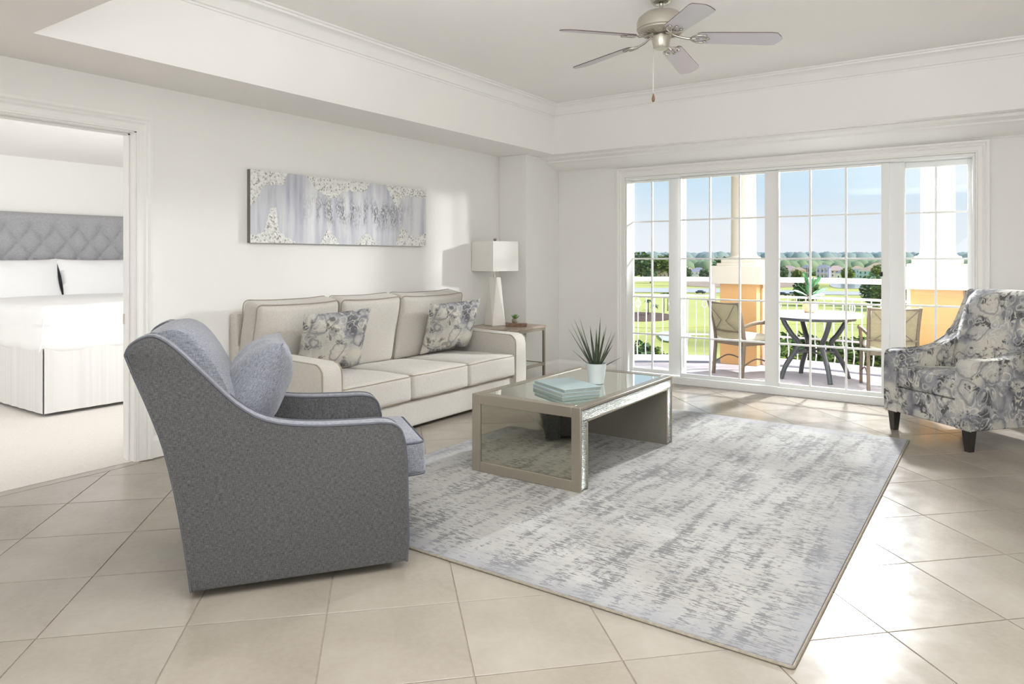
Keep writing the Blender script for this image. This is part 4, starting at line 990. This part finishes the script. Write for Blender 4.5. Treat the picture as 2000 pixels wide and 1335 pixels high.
# palms
def palm(px,py,h,lb):
    x,y=gp(px,py); t=thing('palm_tree',lb,'tree',(x,y,GZ),rnd.uniform(0,6),'palms on the lawn')
    obj('trunk',tube(nb(),[(0,0,0),(.1,0,h*.5),(0,0,h)],[.16,.12,.10],8),bark_m,t); bm=nb()
    for k in range(14):
        a=k*2.4; e_=.7-.9*(k/14); d=Vector((math.cos(a)*math.cos(e_),math.sin(a)*math.cos(e_),math.sin(e_))); s=d.cross(Vector((0,0,1))).normalized()
        P=[Vector((0,0,h))+d*1.6*q-Vector((0,0,1))*1.0*q*q for q in(0,.25,.5,.75,1)]
        for i in range(4):
            w0,w1=(.10,.26,.28,.2,.02)[i:i+2]; bm.faces.new([bm.verts.new(v) for v in(P[i]-s*w0,P[i]+s*w0,P[i+1]+s*w1,P[i+1]-s*w1)])
    obj('fronds',bm,tB,t)
for a in((1266,616,4.4,'slender palm on the lawn, leftmost of the four'),(1278,618,3.2,'shortest of the four palms on the lawn'),(1296,612,6.0,'tallest palm on the lawn, third from the left'),(1304,608,5.6,'tall palm on the lawn, rightmost of the four')): palm(*a)
# distant forest belts (nobody could count these crowns)
def belt(name,lab,d0,d1,n,h0,h1,r0,mat,x0=-250,x1=1500):
    import numpy as np
    r_=random.Random(d0); tb=nb(); bmesh.ops.create_icosphere(tb,subdivisions=2,radius=1); tb.verts.ensure_lookup_table()
    tv=np.array([v.co[:] for v in tb.verts]); tf=np.array([[v.index for v in f.verts] for f in tb.faces]); tb.free()
    wob=[tv*(1+.16*np.array([noise.noise(Vector(p)*2.2+Vector((q*9,0,0))) for p in tv]))[:,None] for q in range(6)]
    VV=[];FF=[]
    for k in range(n):
        d=r_.uniform(d0,d1); px=r_.uniform(x0,x1)+1000; q=Fv*d+Rv*((px-1000)/1379*d); hh=r_.uniform(h0,h1); rr=r0*r_.uniform(.8,1.2)
        VV.append(wob[k%6]*np.array([rr,rr,hh*.55])+np.array([q.x,q.y,GZ+hh*.45])); FF.append(tf+k*len(tv))
    VV=np.concatenate(VV); FF=np.concatenate(FF); me=D.meshes.new(name); me.from_pydata(VV.tolist(),[],FF.tolist()); me.update(); o=obj(name,me,mat); tag(o,lab,'forest',kind='stuff')
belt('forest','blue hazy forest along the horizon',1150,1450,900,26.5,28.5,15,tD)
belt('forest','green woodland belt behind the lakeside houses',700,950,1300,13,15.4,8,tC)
belt('shrubbery','low dark hedges around the far houses',668,690,150,3,6,4,tB,150,800)
# houses
def house(px,py,w,dp,h,wall,roof,lab,porch=True,floors=2):
    x,y=gp(px,py); rz=math.atan2(-x,y)*1.0+rnd.uniform(-.25,.25); t=thing('house',lab,'house',(x,y,GZ),rz)
    obj('walls',B((-w/2,-dp/2,0),(w/2,dp/2,h)),wall,t,smooth=False); bm=nb(); o_=.6; rh=w*.24
    v=[bm.verts.new(p) for p in((-w/2-o_,-dp/2-o_,h),(w/2+o_,-dp/2-o_,h),(w/2+o_,dp/2+o_,h),(-w/2-o_,dp/2+o_,h),(-w*.12,0,h+rh),(w*.12,0,h+rh))]
    for f in((0,1,5,4),(1,2,5),(2,3,4,5),(3,0,4),(3,2,1,0)): bm.faces.new([v[i] for i in f])
    obj('roof',bm,roof,t,smooth=False)
    nw=max(2,int(w/3.2))
    for fl_ in range(floors):
        for k in range(nw):
            xx=-w/2+w*(k+.5)/nw; zz=1.0+fl_*h/floors; obj('window',B((xx-.55,-dp/2-.06,zz),(xx+.55,-dp/2+.05,zz+1.5)),win_m,t,smooth=False)
    if porch:
        for fl_ in range(floors):
            z0=(fl_+1)*h/floors-.35; obj('porch_slab',B((-w*.42,-dp/2-2.0,z0),(w*.42,-dp/2,z0+.25)),white_m,t,smooth=False)
        for k in range(4):
            xx=-w*.40+w*.8*k/3; obj('porch_post',B((xx-.14,-dp/2-1.95,0),(xx+.14,-dp/2-1.7,h-.3)),white_m,t,smooth=False)
win_m=plain('far_window_glass',lin(96,104,118),.2)
def pm(n_,r,g_,b): return plain(n_,lin(r,g_,b),.85,0,.03,.5)
rp,rt,rgr,rlv=pm('pink_tile_roof',216,186,178),pm('tan_tile_roof',206,180,152),pm('grey_shingle_roof',150,148,158),pm('lilac_grey_roof',168,162,178)
for a in((1338,543,15,9,6.5,pm('rose_stucco',226,200,188),rp,'pink-roofed house left of the grey-roofed one near the left column',False,2),
 (1364,545,14,9,6,white_m,rlv,'white house with grey roof just left of the left column',True,2),
 (1288,541,14,8,5,pm('dusty_rose_wall',206,182,186),rp,'dusty rose house half hidden by trees in the narrow left door',False,1),
 (1540,543,17,10,6.5,white_m,rp,'white house with pink roof at the left of the row',False,2),
 (1560,544,10,8,7,pm('salmon_wall',232,204,188),rt,'salmon house beside the dark-roofed tower house',False,2),
 (1575,542,8,8,9,pm('mauve_wall',172,152,158),rgr,'tall mauve house with grey pyramid roof and stacked porches',True,2),
 (1608,543,10,8,9,pm('lavender_wall',188,184,214),rlv,'tall lavender house with white stacked porches',True,2),
 (1632,541,18,9,6,pm('blush_wall',226,212,204),rp,'wide blush house with pale pink roof behind a round tree',False,2),
 (1646,544,11,7,4.5,white_m,rgr,'low white house with grey roof left of the pale blue one',True,1),
 (1674,543,10,8,8,pm('pale_blue_wall',200,218,232),rt,'tall pale blue house with flat tan roof',True,2),
 (1692,544,11,8,6.5,pm('aqua_wall',168,212,212),rt,'aqua house with a tan hipped roof',True,2),
 (1714,540,20,10,8,pm('sand_wall',226,208,176),rt,'large sand coloured house with tan roof at the right of the row',False,2),
 (1782,541,14,9,6.5,white_m,rgr,'white house left of the right column',False,2),
 (1885,541,14,9,6.5,pm('pale_grey_wall',220,220,222),rgr,'pale grey house right of the right column',True,2)): house(*a)
# parked cars on the road
for px,py,c_,lab in((1528,575,(70,74,84),'dark car parked on the road, leftmost of the row'),(1548,575,(196,196,200),'silver car parked on the road beside the dark one'),(1566,576,(90,64,64),'maroon car parked on the road near the round tree'),(1368,571,(80,84,92),'dark grey car on the road left of the left column')):
    x,y=gp(px,py+3); t=thing('car',lab,'car',(x,y,GZ+.27),R(-5)); m=pm('car_paint_%d'%px,*c_)
    obj('body',rbox(4.4,1.8,.75,.18,3,0,T3(0,0,.65)),m,t); obj('cabin',rbox(2.3,1.6,.6,.22,3,0,T3(-.1,0,1.25)),win_m,t)
    for wx in(-1.4,1.4):
        for wy in(-.85,.85):
            w_=obj('wheel',lathe(nb(),[(.32,-.1),(.32,.1)],seg=12),dark_m,t); w_.rotation_euler=(R(90),0,0); w_.location=(wx,wy,.32)
print('tiles',cnt)
